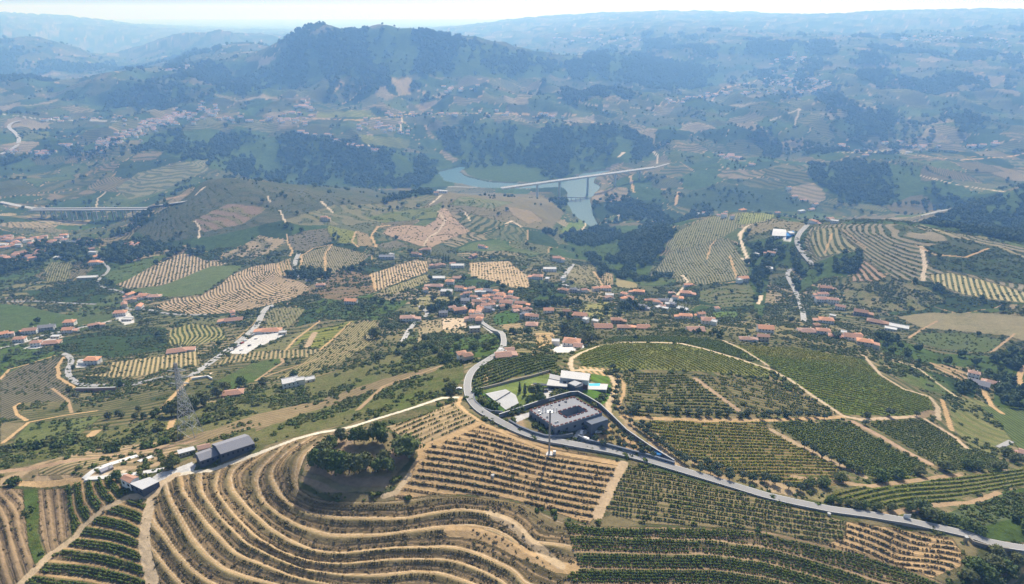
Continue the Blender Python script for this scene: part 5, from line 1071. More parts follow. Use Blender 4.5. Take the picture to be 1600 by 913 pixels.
# ------------------------------------------------------------------ roads
def ribbon(name, P, width, mat, label=None, off=.3, lines=False, skirt=2.0):
    P = np.array(P, float); 
    # smooth and resample
    for _ in range(2): P[1:-1] = P[:-2] * .25 + P[1:-1] * .5 + P[2:] * .25
    T = np.gradient(P[:, :2], axis=0); T /= np.linalg.norm(T, axis=1)[:, None] + 1e-9; N_ = np.stack([-T[:, 1], T[:, 0]], 1)
    for _ in range(2): N_[1:-1] = (N_[:-2] + N_[1:-1] + N_[2:]) / 3
    A, B = P[:, :2] - N_ * width / 2, P[:, :2] + N_ * width / 2; zc = np.stack([samp(HZ, q[:, 0], q[:, 1]) for q in (A, P, B)]); z = zc.max(0) + off
    for _ in range(2): z[1:-1] = np.maximum(z[1:-1], (z[:-2] + z[2:]) / 2)
    n = len(P); V_ = []; F_ = []
    for i in range(n):
        V_ += [(A[i, 0] - N_[i, 0] * .1, A[i, 1] - N_[i, 1] * .1, z[i] - skirt), (A[i, 0], A[i, 1], z[i]), (B[i, 0], B[i, 1], z[i]), (B[i, 0] + N_[i, 0] * .1, B[i, 1] + N_[i, 1] * .1, z[i] - skirt)]
    for i in range(n - 1):
        for k in range(3): F_.append((4 * i + k, 4 * i + k + 1, 4 * i + k + 5, 4 * i + k + 4)[::-1])
    o = mesh_obj(name, V_, F_, mat); o["kind"] = "structure"
    if lines:
        V_ = []; F_ = []
        for sg in (-1, 1):
            base = len(V_)
            for i in range(n):
                for e in (width / 2 - .35, width / 2 - .20): q = P[i, :2] + N_[i] * e * sg; V_.append((q[0], q[1], z[i] + .012))
            for i in range(n - 1): f = (base + 2 * i, base + 2 * i + 1, base + 2 * i + 3, base + 2 * i + 2); F_.append(f if sg < 0 else f[::-1])
        l = mesh_obj("road_marking", V_, F_, M_LINE, o)
        kb = []; kf = []
    return o, P, N_, z
ribbon("road", trace(P2("744,497 750,503 775,520 789,528 788,538 785,550 762,565 745,575 735,584 730,598 730,610 733,624 745,640 760,650 778,660 800,671 825,681 850,688 880,693 900,697 925,701 960,707 1000,717 1050,732 1120,753 1197,776 1240,786 1300,798 1360,806 1425,818 1470,828 1512,838 1545,849 1580,857 1640,868"), 6.0), 5.2, M_ASPH, lines=True, off=1.0, skirt=3.0)
RD = [("655,478 671,491 655,500 641,513 635,524 629,535", 5.5), ("428,478 416,481 409,492 403,508 385,525 366,540 345,555 330,566 318,574 300,588", 8), ("467,396 461,408 459,422 465,431 474,436 485,440 497,445", 8), ("98,553 112,559 114,566 105,576 104,584 109,592 118,598 131,603 160,603 185,602 215,601 262,590", 6),
      ("159,411 174,420 164,429 151,439 152,446 164,450 182,454 198,458 196,468 191,478 203,485 230,484 262,491 296,493 330,492", 5), ("0,545 40,535 70,524 90,520 130,512 160,506 185,498 200,487", 4.5), ("1262,352 1250,364 1243,376 1249,390 1258,402 1270,415", 9), ("1240,420 1228,424 1232,437 1241,452 1248,468 1254,486 1256,503", 7), ("895,413 888,424 877,437 877,442 886,448", 8),
      ("0,242 18,235 31,226 30,214 22,206 10,200 14,193 32,190", 14), ("0,316 30,322 66,328", 14), ("235,325 262,320 290,316", 14), ("1497,326 1470,330 1440,338", 7), ("0,472 60,471 100,474 150,476", 4), ("1560,700 1580,690", 4), ("1018,263 1034,259 1046,256", 10), ("700,292 740,293 792,293", 10), ("742,470 736,482 741,497", 5), ("1055,455 1050,468 1044,480", 5)]
for s_, w_ in RD:
    T_ = trace(P2(s_), 5.0)
    if len(T_) > 3: ribbon("road", T_, w_, M_ASPH)
def slab(name, px, h, mat, kind="structure", base=1.0, parent=None, zfix=None):
    P_ = [hit(a, b) for a, b in P2(px)]; z = max(gz(q[0], q[1]) for q in P_) if zfix is None else zfix
    o = mesh_obj(name, *prism([(q[0], q[1]) for q in P_], z - 2 - base, z + h), mat, parent)
    if kind: o["kind"] = kind
    return o, z + h



for s_, w_ in (("131,749 148,735 167,728 192,720 216,713", 3.4), ("134,749 176,745 214,741 256,734", 3.2), ("217,722 228,718 240,713", 3.0)): ribbon("concrete_track", trace(P2(s_), 4.0), w_, M_PAVE, off=.2)
slab("grey_panel_bed", "156,738 176,730 178,733 159,741", 1.2, M_GR)
# ------------------------------------------------------------------ walls
def wall_line(name, pts, h, th, mat, label, cap=None, group=None):
    T_ = trace(P2(pts), 6.0)[:, :2]; t = thing(name, (T_[0][0], T_[0][1], 0), label, "wall", group)
    T_ = T_ - T_[0]; ox, oy = t.location[0], t.location[1]
    d = np.gradient(T_, axis=0); d /= np.linalg.norm(d, axis=1)[:, None]; n = np.stack([-d[:, 1], d[:, 0]], 1) * th / 2; z = np.array([gz(q[0] + ox, q[1] + oy) for q in T_])
    for nm, w2, z0, z1, mt in (("wall_body", 1.0, z - 1.5, z + h, mat), ("coping", 1.35, z + h + .003, z + h + .18, cap or mat)):
        V_ = []; F_ = []
        for q, m_, a, b in zip(T_, n * w2, z0, z1): V_ += [(q[0] - m_[0], q[1] - m_[1], a), (q[0] - m_[0], q[1] - m_[1], b), (q[0] + m_[0], q[1] + m_[1], b), (q[0] + m_[0], q[1] + m_[1], a)]
        for i in range(len(T_) - 1):
            for k in range(4): F_.append((4 * i + k, 4 * i + (k + 1) % 4, 4 * i + 4 + (k + 1) % 4, 4 * i + 4 + k)[::-1])
        F_ += [(0, 1, 2, 3), (len(V_) - 1, len(V_) - 2, len(V_) - 3, len(V_) - 4)]
        mesh_obj(nm, V_, F_, mt, t)
    return t
M_BLW = plain("blue_grey_wall", (.16, .18, .21), var=.2)
wall_line("garden_wall", "780,653 810,643 845,631 875,622 890,618 903,617 920,626 938,637 958,656 979,677 1015,702 1053,725", 2.6, .5, M_BLW, "long dark diagonal wall from the gate round the winery to the road", M_CONC)
wall_line("road_wall", "795,661 812,671 832,679 852,685 872,686 895,682", 2.2, .8, M_BLW, "curved blue-grey wall between the winery and the asphalt road")
wall_line("road_wall", "903,685 916,692 945,698 979,707 1015,716 1054,728", 2.4, .8, M_BLW, "straight blue-grey roadside wall right of the car park gate")
wall_line("garden_wall", "741,613 740,622 743,631 753,640 768,646 786,647", 1.8, .5, M_BLW, "dark curved wall round the sports court lawn")
wall_line("vineyard_wall", "741,612 770,605 800,597 830,590 860,581", 1.6, .5, M_STONE, "dark stone wall between the lawn and the walled vineyard")
wall_line("roadside_wall", "1512,842 1520,850 1545,857 1580,862", 1.8, .6, M_STONE, "low stone wall on the outside of the last road bend")
wall_line("retaining_wall", "120,612 150,612 182,611", 4.0, 1.2, M_PK, "long pinkish retaining wall below the bend of the left road", M_CONC)
wall_line("retaining_wall", "300,594 325,590 332,594", 2.0, .6, M_WHITE, "short white wall above the pylon top")
M_WROOF = plain('winery_roof_gravel', (.27, .275, .29), var=.2, scale=.5)
# ------------------------------------------------------------------ the dark winery with a courtyard
gw = min(gz(*hit(827, 656)[:2]), gz(*hit(867, 678)[:2])) + .4; RZ = gw + 5.6
W = [at_z(a, b, RZ)[:2] for a, b in ((827, 641), (896, 620), (941, 645), (867, 668))]; Cc = [at_z(a, b, RZ)[:2] for a, b in ((872, 644), (902.5, 634.5), (918, 642), (886, 653))]
c0 = np.mean(W, 0); W = [q - c0 for q in W]; Cc = [q - c0 for q in Cc]; win_ = thing("winery_building", (c0[0], c0[1], gw), "dark grey flat roofed winery with a sunken courtyard beside the road", "winery"); H = RZ - gw
def ring_prism(Po, Pi, z0, z1):
    n = len(Po); v = [(p[0], p[1], z) for z in (z0, z1) for P_ in (Po, Pi) for p in P_]; f = []
    for i in range(n):
        j = (i + 1) % n; f += [(i, j, 2 * n + j, 2 * n + i), (n + j, n + i, 3 * n + i, 3 * n + j), (2 * n + i, 2 * n + j, 3 * n + j, 3 * n + i), (j, i, n + i, n + j)]
    return v, f
mesh_obj("wall", *ring_prism(W, Cc, -3, H - .3), M_BLW, win_); mesh_obj("roof", *ring_prism([q * .985 for q in W], [np.mean(Cc, 0) + (q - np.mean(Cc, 0)) * 1.03 for q in Cc], H - .29, H - .05), M_WROOF, win_)
def parapet_pieces(P_, h0, h1, th, inward, name, mat, gap=1.1, L=2.9):
    n = len(P_); cc = np.mean(P_, 0)
    for i in range(n):
        a, b = np.array(P_[i]), np.array(P_[(i + 1) % n]); d = b - a; l = np.linalg.norm(d); d /= l; m_ = np.array([-d[1], d[0]]); m_ = m_ * (1 if (cc - a) @ m_ > 0 else -1) * inward; k = int(l / L)
        for j in range(k):
            s0, s1 = a + d * (l * j / k + .12), a + d * (l * (j + 1) / k - gap); o = mesh_obj(name, *prism([tuple(s0), tuple(s1), tuple(s1 + m_ * th), tuple(s0 + m_ * th)], h0, h1), mat, win_)
parapet_pieces(W, H - .04, H + .5, .7, 1, "parapet", M_TERR); parapet_pieces(Cc, H - .04, H + .45, .6, -1, "courtyard_parapet", M_TERR)
mesh_obj("roof_edge", *ring_prism([q * 1.004 for q in W], [q * .992 for q in W], H - .28, H + .12), M_CONC, win_)
mesh_obj("courtyard_floor", *prism([tuple(q) for q in Cc], -.5, .4), M_PAVE, win_)
for i in range(14):
    a, b = random.random() * .8 + .1, random.random(); q = W[0] * (1 - a) * .9 + W[3] * a * .9 if b < .5 else W[0] * (1 - a) * .85 + W[1] * a * .85; q = q + np.array([random.uniform(1, 5), random.uniform(-1, 2)])
    mesh_obj("roof_vent", *boxg(q[0] - .5, q[0] + .5, q[1] - .4, q[1] + .4, H - .05, H + .6), random.choice((M_CONC, M_DARK, M_STEEL)), win_)
for a_, b_ in ((W[0], W[3]), (W[3], W[2])):
    d = b_ - a_; l = np.linalg.norm(d); d = d / l; m_ = np.array([d[1], -d[0]]); m_ = m_ if m_ @ a_ > 0 else -m_
    for j in range(6):
        s0 = a_ + d * (l * (j + .35) / 6) + m_ * .03; s1 = s0 + d * l * .05; mesh_obj("window", *prism([tuple(s0), tuple(s1), tuple(s1 + m_ * .06), tuple(s0 + m_ * .06)], 1.2, 2.8), M_GLASS, win_)
s0 = W[3] + (W[2] - W[3]) * .62; s1 = W[3] + (W[2] - W[3]) * .98; m_ = (W[3] - W[0]) / np.linalg.norm(W[3] - W[0]); mesh_obj("entrance_block", *prism([tuple(s0 + m_ * .1), tuple(s1 + m_ * .1), tuple(s1 + m_ * 6), tuple(s0 + m_ * 6)], -3, 4.2), M_BLW, win_)
# ------------------------------------------------------------------ modern house, pool, court
gh = gz(*hit(900, 610)[:2]); mh = thing("modern_house", hit(890, 600), "modern flat roofed house of pale and dark blocks beside the pool", "house"); L0 = np.array(mh.location[:2]); zh = mh.location[2]
def blk(name, px, top, mat, bot=-3, th=None, par=None):
    P_ = [at_z(a, b, zh + top)[:2] - L0 for a, b in P2(px)]; return mesh_obj(name, *prism([tuple(q) for q in P_], bot if th is None else top - th, top), mat, par or mh), P_
blk("upper_floor", "879,582 921,587 919,595 877,590", 6.8, M_WHITE); blk("upper_roof", "877,578.5 922.5,584 920,595 875.5,590", 7.4, M_PAVE, th=.55); blk("wing", "859,595 885,597 885,605 857,603", 4.0, M_DARK); blk("wing_roof", "857,592.5 887,595.5 887,604.5 854,602", 4.6, M_PAVE, th=.55)
blk("dark_cube", "886.5,599 898,594 911,598 911,603 899,606", 6.2, M_DARK); blk("skylight_roof", "888,598.6 898,594.6 909,598.4 899,603.5", 6.9, M_WR, th=.65); blk("canopy", "833,598 857,600 857,603 834,601", 3.2, M_DARK, th=.4); blk("red_panel_wall", "911,600 918,600.5 918,603 911,603", 3.4, M_TERR); blk("link_block", "859,584 877,588 876,595 858,591", 5.0, M_GREYW)
for i in range(5):
    q, P_ = blk("window", "%f,595.6 %f,596.1 %f,596.3 %f,595.8" % (880 + i * 8, 885 + i * 8, 885 + i * 8, 880 + i * 8), 5.9, M_GLASS, th=2.0)
for i in range(3): blk("window", "%f,605.3 %f,605.7 %f,605.9 %f,605.5" % (861 + i * 8, 866 + i * 8, 866 + i * 8, 861 + i * 8), 3.2, M_GLASS, th=2.2)
pt = thing("swimming_pool", hit(930, 604), "turquoise swimming pool on a raised white terrace", "swimming pool"); L0 = np.array(pt.location[:2]); zh = gz(*hit(930, 606)[:2]) ; pt.location[2] = zh
def blk2(name, px, top, mat, bot): P_ = [at_z(a, b, zh + top)[:2] - L0 for a, b in P2(px)]; return mesh_obj(name, *prism([tuple(q) for q in P_], bot, top), mat, pt)
blk2("pool_terrace", "912,598 950,600.5 948,609 912,608.5", 1.6, M_PAVE, -3); blk2("pool_water", "919,599.5 938,599 937,603.2 921,603.2", 1.62, M_POOL, 1.3); blk2("pool_wall", "918,609.1 946,609.6 946,609.9 918,609.4", 1.3, M_BLW, -3)
ct = thing("sports_court", hit(785, 625), "pale grey sports court on the lawn by the road bend", "sports court"); L0 = np.array(ct.location[:2]); zh = max(gz(*hit(a, b)[:2]) for a, b in ((758, 615), (790, 608), (810, 630), (790, 640))); ct.location[2] = zh; P_ = [at_z(a, b, zh + .3)[:2] - L0 for a, b in ((758.5, 615), (790.5, 608.3), (806, 617.5), (810.5, 629.8), (790.5, 640.5))]
mesh_obj("court_slab", *prism([tuple(q) for q in P_], -3, .3), M_CONC, ct)
def strip(a, b, w_, z0, z1): d = b - a; n_ = np.array([-d[1], d[0]]); n_ = n_ / np.linalg.norm(n_) * w_ / 2; return prism([tuple(a - n_), tuple(b - n_), tuple(b + n_), tuple(a + n_)], z0, z1)
mesh_obj("court_line", *joing(strip(P_[0] * .92, P_[1] * .92, .15, .304, .31), strip(P_[1] * .92, P_[2] * .92, .15, .304, .31), strip(P_[0] * .92, P_[4] * .92, .15, .304, .31), strip((P_[0] + P_[4]) / 2 * .92, (P_[2] + P_[1]) / 2 * .92, .15, .304, .31)), M_LINE, ct)
a, b = (P_[0] + P_[4]) / 2 * .95, (P_[2] + P_[1]) / 2 * .95; mesh_obj("net", *strip(a, b, .08, .32, 1.1), M_GREYW, ct); mesh_obj("net_post", *joing(barg((a[0], a[1], .3), (a[0], a[1], 1.5), .08), barg((b[0], b[1], .3), (b[0], b[1], 1.5), .08)), M_STEEL, ct)
# ------------------------------------------------------------------ barn, shed, hut
def gable_from(name, px4, eave, rise, roofm, wallm, label, cat, mono=False, windows=0):
    """px4: near-left, near-right, far-right, far-left eave corners"""
    g0 = np.mean([gz(*hit(a, b + eave * 2.2)[:2]) for a, b in P2(px4)[:2]]); Z_ = g0 + eave; P_ = [at_z(a, b, Z_)[:2] for a, b in P2(px4)]; c = np.mean(P_, 0); t = thing(name, (c[0], c[1], g0), label, cat); P_ = [q - c for q in P_]
    if mono: mesh_obj("wall", *prism([tuple(q) for q in P_], -3, eave), wallm, t); mesh_obj("roof", *prism([tuple(q * 1.03) for q in P_], eave + .003, eave + .25), roofm, t)
    else:
        m0, m1 = (P_[0] + P_[3]) / 2, (P_[1] + P_[2]) / 2; v, f = prism([tuple(P_[0]), tuple(P_[1]), tuple(m1), tuple(P_[2]), tuple(P_[3]), tuple(m0)], -3, [eave, eave, eave + rise, eave, eave, eave + rise], cap=False); mesh_obj("wall", v, f, wallm, t)
        rv = []; rf = []
        for A, B in ((P_[0], P_[1]), (P_[3], P_[2])):
            A2, B2 = m0 + (A - m0) * 1.08, m1 + (B - m1) * 1.08; e0 = eave - rise * .08; n = len(rv); rv += [(A2[0], A2[1], e0 + .03), (B2[0], B2[1], e0 + .03), (m1[0], m1[1], eave + rise + .03), (m0[0], m0[1], eave + rise + .03), (A2[0], A2[1], e0 + .25), (B2[0], B2[1], e0 + .25), (m1[0], m1[1], eave + rise + .25), (m0[0], m0[1], eave + rise + .25)]
            rf += [tuple(i + n for i in q) for q in ((0, 1, 2, 3), (4, 7, 6, 5), (0, 4, 5, 1), (1, 5, 6, 2), (3, 7, 4, 0))]
        mesh_obj("roof", rv, rf, roofm, t)
    d = (P_[1] - P_[0]); l = np.linalg.norm(d); d = d / l; m_ = np.array([d[1], -d[0]])
    for j in range(windows):
        s0 = P_[0] + d * (l * (j + .3) / windows) + m_ * .03; s1 = s0 + d * min(2.4, l / windows * .4); mesh_obj("window", *prism([tuple(s0), tuple(s1), tuple(s1 + m_ * .06), tuple(s0 + m_ * .06)], eave * .45, eave * .75), M_GLASS, t)
    return t
gable_from("long_barn", "344,709.5 397.5,692.5 383,679 331,695", 5.0, 2.0, M_GR, M_DARK, "long grey roofed barn on the crest by the white track", "barn", windows=7)
gable_from("barn_annex", "312,721 344,709.8 331,700 305,709", 4.2, 1.5, M_GR, M_DARK, "lower grey roofed annex at the left end of the long barn", "barn", windows=4)
gable_from("pink_roofed_hut", "309,704 330,699 327,693 307,697", 3.0, 1.0, M_PK, M_CREAM, "small pink roofed hut tucked behind the barn annex", "hut"); gable_from("white_block_store", "279,710 305,703 302,698 277,704", 2.6, 0, M_WR, M_CREAM, "low whitewashed block store left of the barn", "shed", mono=True, windows=5)
gable_from("orange_roofed_shed", "188,748 203,755.5 217,746 199,741", 5.0, .9, M_OR, M_WHITE, "white walled shed with a bright orange roof at the track fork", "shed", windows=2)
gable_from("flat_roofed_store", "203,756 222.5,765.5 248.5,753 234,746.3", 4.6, 0, M_WR, M_DARK, "pale flat roofed store joined to the orange roofed shed", "shed", mono=True, windows=3)
gable_from("blue_warehouse", "1206,368 1230,369 1228,359 1208,358", 6.5, 1.5, M_WR, M_WHITE, "large white warehouse with a red edged roof on the right hill", "warehouse", windows=5); gable_from("blue_shed", "1229,369 1242,367 1240,361 1229,362", 5, 1, M_BLUE, M_BLUE, "blue shed joined to the white warehouse", "shed")
p = hit(893, 542); house_at(p[0], p[1], 15, 11, 2, 'o', math.radians(-14), "big white two storey villa with orange roof before the dark trees", None, M_WHITE, hip=True, name="villa")
p = hit(903, 544); house_at(p[0], p[1], 7, 7, 1, 'p', math.radians(-14), "single storey wing on the right of the big white villa", None, M_WHITE, hip=False, name="villa_wing")
# ------------------------------------------------------------------ mast, pylon
def lattice(name, p, label, cat, H, b0, b1, waist, arms, r):
    t = thing(name, p, label, cat); lev = [0]
    while lev[-1] < H - 2: lev.append(lev[-1] + max(2.2, wid(lev[-1], H, b0, b1, waist) * .8))
    lev[-1] = H; W_ = [wid(z, H, b0, b1, waist) / 2 for z in lev]
    for sx, sy in ((-1, -1), (1, -1), (1, 1), (-1, 1)): mesh_obj("leg", *joing(*[barg((sx * W_[i], sy * W_[i], lev[i]), (sx * W_[i + 1], sy * W_[i + 1], lev[i + 1]), r) for i in range(len(lev) - 1)]), M_STEEL, t)
    cs = [(-1, -1), (1, -1), (1, 1), (-1, 1)]
    for i in range(len(lev) - 1):
        g_ = []
        for k in range(4):
            a, b = cs[k], cs[(k + 1) % 4]; q = lambda c, j: (c[0] * W_[j], c[1] * W_[j], lev[j]); g_ += [barg(q(a, i), q(b, i + 1), r * .55), barg(q(b, i), q(a, i + 1), r * .55), barg(q(a, i + 1), q(b, i + 1), r * .5)]
        mesh_obj("cross_brace", *joing(*g_), M_STEEL, t)
    for z, L in arms:
        for sg in (-1, 1): mesh_obj("cross_arm", *joing(barg((sg * .8, -.7, z), (sg * L, 0, z + .4), r * .8), barg((sg * .8, .7, z), (sg * L, 0, z + .4), r * .8), barg((sg * .8, 0, z + 2), (sg * L, 0, z + .4), r * .7)), M_STEEL, t); mesh_obj("insulator", *barg((sg * (L - .3), 0, z + .3), (sg * (L - .3), 0, z - 2.2), .16), M_DARK, t)
    return t
def wid(z, H, b0, b1, waist): return b0 + (b1 - b0) * z / waist if z < waist else b1 + (1.2 - b1) * (z - waist) / (H - waist)
pp = hit(298, 683); pp[2] = gz(pp[0], pp[1]); lattice("electricity_pylon", pp, "tall grey lattice electricity pylon on the left slope", "pylon", 54, 11.5, 3.4, 33, ((44, 7.5), (48.5, 6), (39.5, 6)), .2)
pb = hit(858, 709); zb = gz(pb[0], pb[1]); ztop = at_y(861, 641, pb[1])[2]; mt = thing("telecom_mast", (pb[0], pb[1], zb), "tall grey telecom mast standing below the road before the winery", "mast"); Hm = ztop - zb
mesh_obj("mast_pole", *barg((0, 0, -1), (0, 0, Hm), .55, 8), M_STEEL, mt); mesh_obj("platform", *joing(boxg(-1.6, 1.6, -1.2, 1.2, Hm - 1.2, Hm - .9), barg((-1.6, 0, Hm - 1), (-4.2, 0, Hm - 1), .12), barg((1.6, 0, Hm - 1), (3.6, 0, Hm - 1), .12)), M_STEEL, mt)
for x_ in (-4.2, -2.6, 1.9, 3.6): mesh_obj("antenna_panel", *boxg(x_ - .2, x_ + .2, -.25, .05, Hm - 2, Hm + 1.6), M_WHITE, mt)
mesh_obj("lightning_rod", *barg((0, 0, Hm), (0, 0, Hm + 3), .07), M_STEEL, mt); mesh_obj("mast_base", *boxg(-1.8, 1.8, -1.8, 1.8, -1.5, .25), M_PAVE, mt); mesh_obj("equipment_cabinet", *boxg(2.2, 3.8, -.6, .6, -1, 1.8), M_WHITE, mt)
for a_, b_, hh in ((838, 590, 9), (775, 606, 8), (1450, 655, 8), (1050, 640, 7), (700, 560, 8), (640, 520, 8), (1222, 380, 9), (870, 450, 8)): pass
M_VIA = plain('weathered_concrete', (.28, .28, .27), var=.3)
# ------------------------------------------------------------------ bridges
Y2 = at_z(874.5, 314, 0)[1]; zd = at_y(874.5, 285, Y2)[2]; A, B = at_z(784, 294, zd), at_z(1024, 261.5, zd); print("bridge deck z", zd, "length", np.linalg.norm(B - A)); br = thing("river_bridge", (A[0], A[1], zd), "long white road bridge on tall piers across the river", "bridge"); D = (B - A)[:2]; Lb = np.linalg.norm(D); D /= Lb; Nn = np.array([-D[1], D[0]]); wb = 9.0
def q4(s0, s1, off, w_): a = D * s0 + Nn * (off - w_ / 2); b = D * s1 + Nn * (off - w_ / 2); c = D * s1 + Nn * (off + w_ / 2); d = D * s0 + Nn * (off + w_ / 2); return [tuple(a), tuple(b), tuple(c), tuple(d)]
mesh_obj("deck", *prism(q4(0, Lb, 0, 2 * wb), -1.6, 0), M_WHITE, br); mesh_obj("girder", *prism(q4(0, Lb, 0, 7), -5, -1.603), M_CONC, br)
for sg in (-1, 1): mesh_obj("parapet", *prism(q4(0, Lb, sg * (wb - .4), .8), .003, 1.7), M_PAVE, br)
mesh_obj("carriageway", *prism(q4(1, Lb - 1, 0, 10), .004, .06), M_ASPH, br)
for px in (839.5, 874.5, 918.8, 962, 1000):
    # station along the deck seen at this column
    u0 = (px - 800) / F; s_ = None; best = 1e9
    for s in np.linspace(0, Lb, 400):
        q = A[:2] + D * s; ppx = to_px(q[0], q[1], zd - 5)[0]
        if abs(ppx - px) < best: best = abs(ppx - px); s_ = s
    q = A[:2] + D * s_; zg = gz(q[0], q[1]) - 3; 
    if zd - 5 - zg < 3: continue
    P_ = q4(s_ - 2.0, s_ + 2.0, 0, 7); mesh_obj("pier", *prism(P_, zg - zd, -5.003), M_CONC, br)
E0, E1 = at_z(872, 308.5, 12), at_z(914, 308.5, 12); lo = thing("low_footbridge", E0, "thin dark low bridge crossing the river below the big bridge", "bridge"); dd = (E1 - E0)[:2]; ll = np.linalg.norm(dd); D = dd / ll; Nn = np.array([-D[1], D[0]])
mesh_obj("deck", *prism(q4(0, ll, 0, 4), -1.5, 0), M_DARK, lo)
for k_ in range(1, 6): mesh_obj("pier", *prism(q4(ll * k_ / 6 - .8, ll * k_ / 6 + .8, 0, 3), -20, -1.503), M_CONC, lo)
gv = hit(150, 348); zv = at_y(150, 331, gv[1])[2]; A, B = at_z(50, 327, zv), at_z(240, 326, zv); vd = thing("motorway_viaduct", (A[0], A[1], zv), "long pale motorway viaduct on slender piers in the left valley", "viaduct"); D = (B - A)[:2]; Lb = np.linalg.norm(D); D /= Lb; Nn = np.array([-D[1], D[0]])
for off in (-9, 9):
    mesh_obj("deck", *prism(q4(0, Lb, off, 12), -2.0, 0), M_VIA, vd); mesh_obj("parapet", *prism(q4(0, Lb, off - 5.8, .4), .003, 1.1), M_CONC, vd)
    for k_ in range(1, 12):
        s_ = Lb * k_ / 12; q = A[:2] + D * s_; zg = gz(q[0], q[1]) - 2
        if zv - 2.6 - zg > 2.5: mesh_obj("pier", *prism(q4(s_ - .8, s_ + .8, off, 4), zg - zv, -2.003), M_VIA, vd)
# ------------------------------------------------------------------ vehicles and small things
def car_mesh(name, mat):
    prof = [(-2.15, .35), (-2.2, .8), (-1.95, 1.0), (-1.2, 1.42), (.35, 1.45), (1.05, 1.0), (2.0, .85), (2.15, .4)]; hw = .88; v = []; n = len(prof)
    for s, k in ((-1, 1), (1, 1)):
        for x, z in prof: v.append((x, s * hw * (.86 if z > 1.2 else 1), z))
    f = [tuple(range(n)), tuple(range(2 * n - 1, n - 1, -1))] + [(i, n + i, n + (i + 1) % n, (i + 1) % n) for i in range(n)]; me = bpy.data.meshes.new(name); me.from_pydata(v, [], f); me.materials.append(mat); return me
cab = bpy.data.meshes.new("window_band"); v_, f_ = joing(([(-1.62, s * .90, 1.02) for s in (-1, 1)] + [(.92, s * .90, 1.02) for s in (-1, 1)] + [(-1.12, s * .80, 1.36) for s in (-1, 1)] + [(.32, s * .80, 1.36) for s in (-1, 1)], [(0, 2, 6, 4), (1, 5, 7, 3), (0, 4, 5, 1), (2, 3, 7, 6), (4, 6, 7, 5)])); cab.from_pydata(v_, [], f_); cab.materials.append(M_GLASS)
wh = bpy.data.meshes.new("wheel"); v_, f_ = barg((0, -.11, 0), (0, .11, 0), .33, 10); wh.from_pydata(v_, [], f_); wh.materials.append(M_TYRE)
CM = {'white': car_mesh("body", M_CARW), 'dark': car_mesh("body", M_CARD), 'red': car_mesh("body", M_CARR)}
def car(px, py, col, yaw, label, group=None, up=.25, z=None):
    p = hit(px, py); t = thing("parked_car", (p[0], p[1], gz(p[0], p[1]) + up), label, "car", group, rz=math.radians(yaw)); link(bpy.data.objects.new("body", CM[col]), t); link(bpy.data.objects.new("window_band", cab), t)
    for x_ in (-1.35, 1.35):
        for y_ in (-.82, .82): w_ = link(bpy.data.objects.new("wheel", wh), t); w_.location = (x_, y_, .33)
car(914, 671, 'dark', 20, "dark car parked under the white parasol beside the winery"); car(915, 687, 'white', -15, "white car nearest the gate in the winery car park"); car(924, 683, 'dark', 40, "dark car in the middle of the winery car park"); car(935, 677, 'white', 10, "white car farthest right in the winery car park"); car(909, 677, 'white', 70, "white car against the front corner of the winery")
car(938, 711 - 7, 'white', -14, "white car on the paved strip inside the straight roadside wall") if False else None
for i, (a_, b_, c_) in enumerate(((362, 548, 'white'), (368, 544, 'dark'), (373, 541, 'white'), (379, 537, 'red'), (384, 533, 'white'), (390, 529, 'dark'), (396, 524, 'white'), (377, 548, 'white'), (390, 541, 'dark'), (400, 530, 'white'), (344, 557, 'white'), (408, 512, 'dark'))): car(a_, b_, c_, 50, "%s car, %s, in the roadside parking strip left of the orange roofed hall" % (ORD[i], c_), "cars along the left road", .35)
for i, (a_, b_, c_) in enumerate(((722, 478, 'white'), (727, 481, 'dark'), (752, 497, 'white'), (795, 480, 'dark'), (1052, 474, 'white'), (782, 548, 'white'))): car(a_, b_, c_, 60, ("%s car parked in the lanes of the village" % c_) if False else "%s of the cars standing on the village lanes, %s" % (ORD[i], c_), "cars in the village lanes", .35)
for i, (a_, b_) in enumerate(((862, 626), (852, 612), (717, 609))): car(a_, b_, 'white' if i != 1 else 'dark', 15, ("white car by the garden wall behind the winery", "dark car on the white forecourt of the modern house", "white car at the track junction left of the road bend")[i], None, .3)
p = hit(909, 664); t = thing("parasol", (p[0], p[1], gz(p[0], p[1])), "big white parasol beside the winery entrance", "parasol"); mesh_obj("pole", *barg((0, 0, 0), (0, 0, 2.9), .05), M_STEEL, t); v = [(2.4 * math.cos(k * math.pi / 4), 2.4 * math.sin(k * math.pi / 4), 2.4) for k in range(8)] + [(0, 0, 3.1)]; mesh_obj("canopy", v, [(k, (k + 1) % 8, 8) for k in range(8)], M_WHITE, t)
p = hit(1028, 711); t = thing("water_tank", (p[0], p[1], gz(p[0], p[1])), "round blue tank inside the pointed end of the walled orchard", "water tank"); mesh_obj("tank_body", *barg((0, 0, -.3), (0, 0, 1.8), 2.3, 16), M_BLUE, t); mesh_obj("tank_rim", *barg((0, 0, 1.4), (0, 0, 1.6), 2.4, 16), M_CONC, t); mesh_obj("ladder", *joing(barg((2.5, -.3, 0), (2.5, -.3, 2), .05), barg((2.5, .3, 0), (2.5, .3, 2), .05)), M_STEEL, t)
p = hit(1416, 812); t = thing("blank_sign", (p[0], p[1], gz(p[0], p[1])), "blank white board standing beside the lower road", "sign"); mesh_obj("board", *boxg(-2.0, 2.0, -.08, .08, 1.0, 3.6), M_WHITE, t)
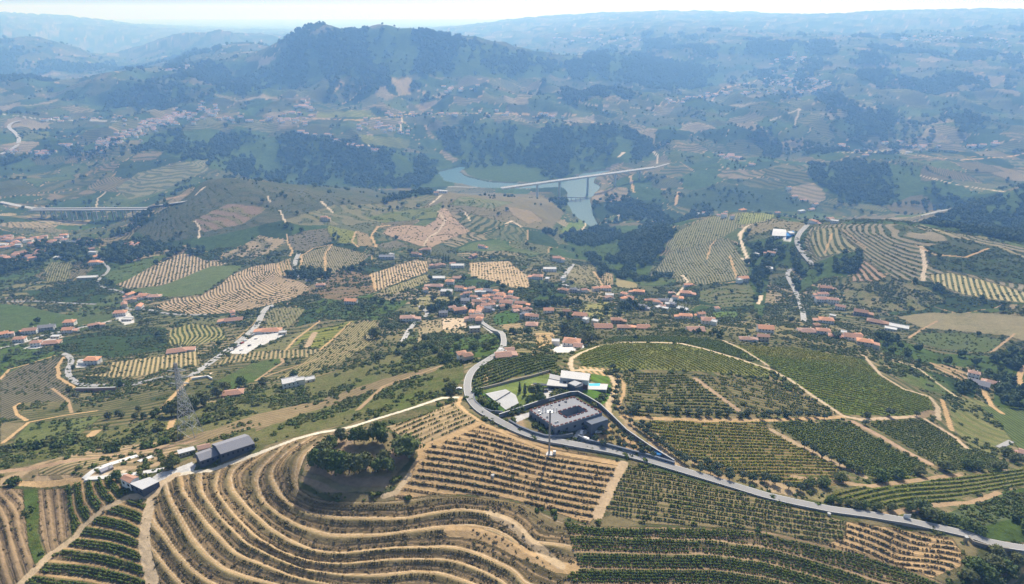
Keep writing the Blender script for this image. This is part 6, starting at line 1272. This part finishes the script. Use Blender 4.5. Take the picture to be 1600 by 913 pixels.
for x_ in (-1.6, 1.6): mesh_obj("post", *boxg(x_ - .08, x_ + .08, .083, .24, -.5, 3.4), M_STEEL, t)
p = hit(1508, 846); t = thing("stone_gate_pillar", (p[0], p[1], gz(p[0], p[1])), "dark stone gate pillar at the sharp edge of the last road bend", "pillar"); mesh_obj("pillar_shaft", *boxg(-.7, .7, -.7, .7, -1, 2.8), M_STONE, t); mesh_obj("pillar_cap", *boxg(-.9, .9, -.9, .9, 2.803, 3.1), M_CONC, t)
# vineyard huts, rocks
for a_, b_, lb in ((770, 745, "small pale well head in the middle of the dry vineyard"), (1295, 805, "white stone marker below the roadside")):
    p = hit(a_, b_); t = thing("well_head", (p[0], p[1], gz(p[0], p[1])), lb, "well head"); mesh_obj("shaft", *barg((0, 0, -.3), (0, 0, 1.1), .8, 10), M_PAVE, t); mesh_obj("cover", *barg((0, 0, 1.103), (0, 0, 1.3), .95, 10), M_CONC, t)
# ------------------------------------------------------------------ haze: the valley air
def haze_box():
    x0, x1, y0, y1, z0, z1 = -60000, 60000, -3000, 50000, -90, 800
    vs = [(x, y, z) for x in (x0, x1) for y in (y0, y1) for z in (z0, z1)]
    fs = [(0, 1, 3, 2), (4, 6, 7, 5), (0, 4, 5, 1), (2, 3, 7, 6), (0, 2, 6, 4), (1, 5, 7, 3)]
    me = bpy.data.meshes.new("haze"); me.from_pydata(vs, [], fs); me.update()
    o = bpy.data.objects.new("haze", me); C.objects.link(o); o["kind"] = "stuff"
    m = bpy.data.materials.new("haze_air"); m.use_nodes = True; nt = m.node_tree; nt.nodes.remove(nt.nodes["Principled BSDF"])
    pv = nt.nodes.new("ShaderNodeVolumePrincipled"); pv.inputs['Color'].default_value = (.22, .475, 1.0, 1); pv.inputs['Absorption Color'].default_value = (1, 1, 1, 1); pv.inputs['Density'].default_value = HAZE; pv.inputs['Anisotropy'].default_value = .25
    nt.links.new(pv.outputs[0], nt.nodes["Material Output"].inputs['Volume']); me.materials.append(m)
HAZE = 0.00016
haze_box()
